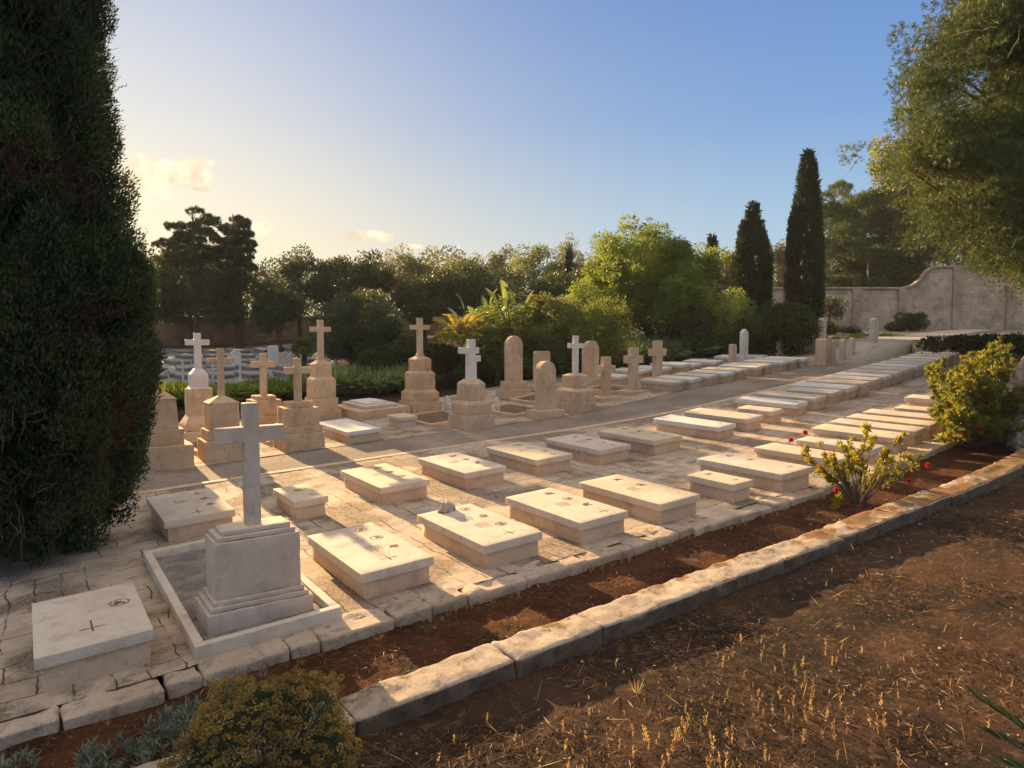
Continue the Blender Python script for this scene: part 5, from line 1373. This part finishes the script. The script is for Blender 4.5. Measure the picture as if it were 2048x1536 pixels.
# ------------------------------------------------------------------ cycad fronds at the bottom right corner
root = empty('cycad', tuple(pix(2240, 1640, 3.7)), 0, 'dark stiff cycad fronds reaching in at the bottom right corner', 'cycad'); o0 = Vector(root.location)
m = MB(); gz1 = float(H(o0.x, o0.y)); m.tube([(0, 0, gz1 - o0.z - .2), (0, 0, -.05), (0, 0, .08)], [.14, .15, .06], 10, .3, 1); m.build('stem', M['bark'], root)
for i, (tx, ty, td) in enumerate(((1948, 1392, 3.9), (1978, 1470, 3.7), (1995, 1530, 3.4), (2130, 1330, 4.2), (2300, 1300, 4.0), (2500, 1500, 3.6), (2350, 1800, 3.3))):
    e = pix(tx, ty, td) - o0; md = e * .5 + Vector((0, 0, .10)); pts = [Vector((0, 0, 0)).lerp(md, t) * (1 - t) + md.lerp(e, t) * t for t in np.linspace(0, 1, 12)]
    L2 = Leaves(); 
    for kx in range(46):
        t = .12 + .88 * kx / 46; j = min(int(t * 11), 10); pt = pts[j].lerp(pts[j + 1], t * 11 - j); fw = (pts[j + 1] - pts[j]).normalized(); sd_ = fw.cross(Vector((0, 0, 1))).normalized()
        for s in (-1, 1): L2.add(np.array([tuple(pt)]), np.array([tuple(sd_ * s + fw * 1.1 + Vector((0, 0, .35)))]), .15 * (1 - .45 * t ** 3), .013)
    L2.build('frond', M['cycad'], root); 

# ------------------------------------------------------------------ litter, dry weeds
def gpt(u, v): return np.where(v < 5.4, H(u, v) + .02 * np.clip(-v, 0, 5), H(u, v) - .12)
n = 80000; U_ = rng.random(n) ** 1.3 * 16 - .5; V_ = rng.random(n) * 4.9 + .3; keep = U_ * .57 + V_ * .82 > 2.6; U_, V_ = U_[keep], V_[keep]
n2 = 22000; U2 = rng.random(n2) ** 1.2 * 18 - 3; V2 = 5.72 + rng.random(n2) * 1.4; U_ = np.r_[U_, U2]; V_ = np.r_[V_, V2]
dens = fbm(np.stack([U_, V_, U_ * 0], -1), 1.6, 3, 5) * 1.4 + rng.random(len(U_)) * .8 > .30; U_, V_ = U_[dens], V_[dens]
P = np.stack([U_, V_, gpt(U_, V_) + .012 + .012 * rng.random(len(U_))], -1); D = unit(len(P)) * [1, 1, .18]; D[:, 2] = np.abs(D[:, 2])
LV = Leaves(); LV.add(P, D, .05 + .08 * rng.random(len(P)), .0045, rng.random(len(P)) ** 1.4)
tag(LV.build('needle_litter', M['needle']), kind='stuff')
# small stones
V = []; F = []; n = 1500; nb = 0; m = MB()
U_ = rng.random(n) ** 1.2 * 13 - .5; V_ = rng.random(n) * 7; s_ = .004 + .012 * rng.random(n) ** 3
sel = ((V_ < 5.1) | ((V_ > 5.75) & (V_ < 7.05))) & (U_ * .57 + V_ * .82 > 2.6)
oct_ = np.array([(1, 0, 0), (0, 1, 0), (-1, 0, 0), (0, -1, 0), (.3, .2, .7), (-.2, .1, -.7)])
of = [(0, 1, 4), (1, 2, 4), (2, 3, 4), (3, 0, 4), (1, 0, 5), (2, 1, 5), (3, 2, 5), (0, 3, 5)]
for a, b_, s in zip(U_[sel], V_[sel], s_[sel]):
    m.add(oct_ * s * (1 + .4 * rng.normal(size=(6, 1))) + [a, b_, float(gpt(a, b_)) + .012], of)
tag(m.build('pebbles', M['rock'], None, False), kind='stuff')
# dry seedlings
LV = Leaves(); SP = []
for i in range(3000):
    u_, v_ = rng.random() * 9 + .5, rng.random() * 3.9 + 1.0
    if u_ * .57 + v_ * .82 < 2.7: continue
    w1 = math.exp(-((u_ - 4.6) / 1.5) ** 2 - ((v_ - 3.3) / .75) ** 2); w2 = .42 * math.exp(-((u_ - 3.0) / 1.8) ** 2 - ((v_ - 3.4) / 1.2) ** 2)
    if rng.random() < w1 * .7 + w2 * .45 + .02: SP.append((u_, v_))
for (u_, v_) in SP:
    z = float(gpt(u_, v_)); h_ = .03 + .12 * rng.random() ** 2.0; base_ = np.array([u_, v_, z]); lean = np.array([rng.normal() * .12, rng.normal() * .12, 1])
    LV.add(base_[None], lean[None], h_, .006, .3)
    for t in np.linspace(.25, 1, 5):
        k = 3; LV.add(np.repeat((base_ + lean * h_ * t)[None], k, 0), unit(k) * .55 + [0, 0, .9], h_ * .30 * (1.2 - .5 * t), .0075, rng.random(k))
tag(LV.build('dry_seedlings', M['straw']), kind='stuff')
# sparse straws and withered tufts
LV = Leaves(); n = 420; U_ = rng.random(n) * 9 + .8; V_ = rng.random(n) * 4 + 1
P = np.stack([U_, V_, gpt(U_, V_) + .01], -1); LV.add(P, unit(n) * [1, 1, .3] + [0, 0, .15], .12 + .16 * rng.random(n), .005)
for (u_, v_) in [(rng.random() * 7 + 1.5, rng.random() * 3.5 + 1.4) for _ in range(4)]:
    k = 16; LV.add(np.repeat([[u_, v_, float(gpt(u_, v_))]], k, 0), unit(k) * [.8, .8, .3] + [0, 0, .8], .09 + .10 * rng.random(k), .005)
for i in range(60):
    u_ = rng.random() * 13; k = 9; v_ = 6.95 + rng.random() * .15; LV.add(np.repeat([[u_, v_, float(H(u_, v_)) - .12]], k, 0), unit(k) * .5 + [0, 0, .9], .05 + .08 * rng.random(k), .007)
tag(LV.build('dry_straws', M['straw']), kind='stuff')

# ------------------------------------------------------------------ thin evening haze
def haze(density):
    m = bpy.data.materials.new('evening_haze'); m.use_nodes = True; t = m.node_tree; t.nodes.clear()
    o = N(t, 'ShaderNodeOutputMaterial'); v = N(t, 'ShaderNodeVolumePrincipled'); v.inputs['Density'].default_value = density
    v.inputs['Color'].default_value = (.90, .95, 1.0, 1); v.inputs['Anisotropy'].default_value = .1
    t.links.new(v.outputs[0], o.inputs['Volume'])
    mb = MB(); V = [(x, y, z) for z in (-8, 21) for x, y in ((-136, -126), (196, -126), (196, 196), (-136, 196))]
    mb.add(V, [(0, 3, 2, 1), (4, 5, 6, 7), (0, 1, 5, 4), (1, 2, 6, 5), (2, 3, 7, 6), (3, 0, 4, 7)])
    tag(mb.build('haze', m, None, False), kind='stuff')
HAZE = .0003
if HAZE: haze(HAZE)
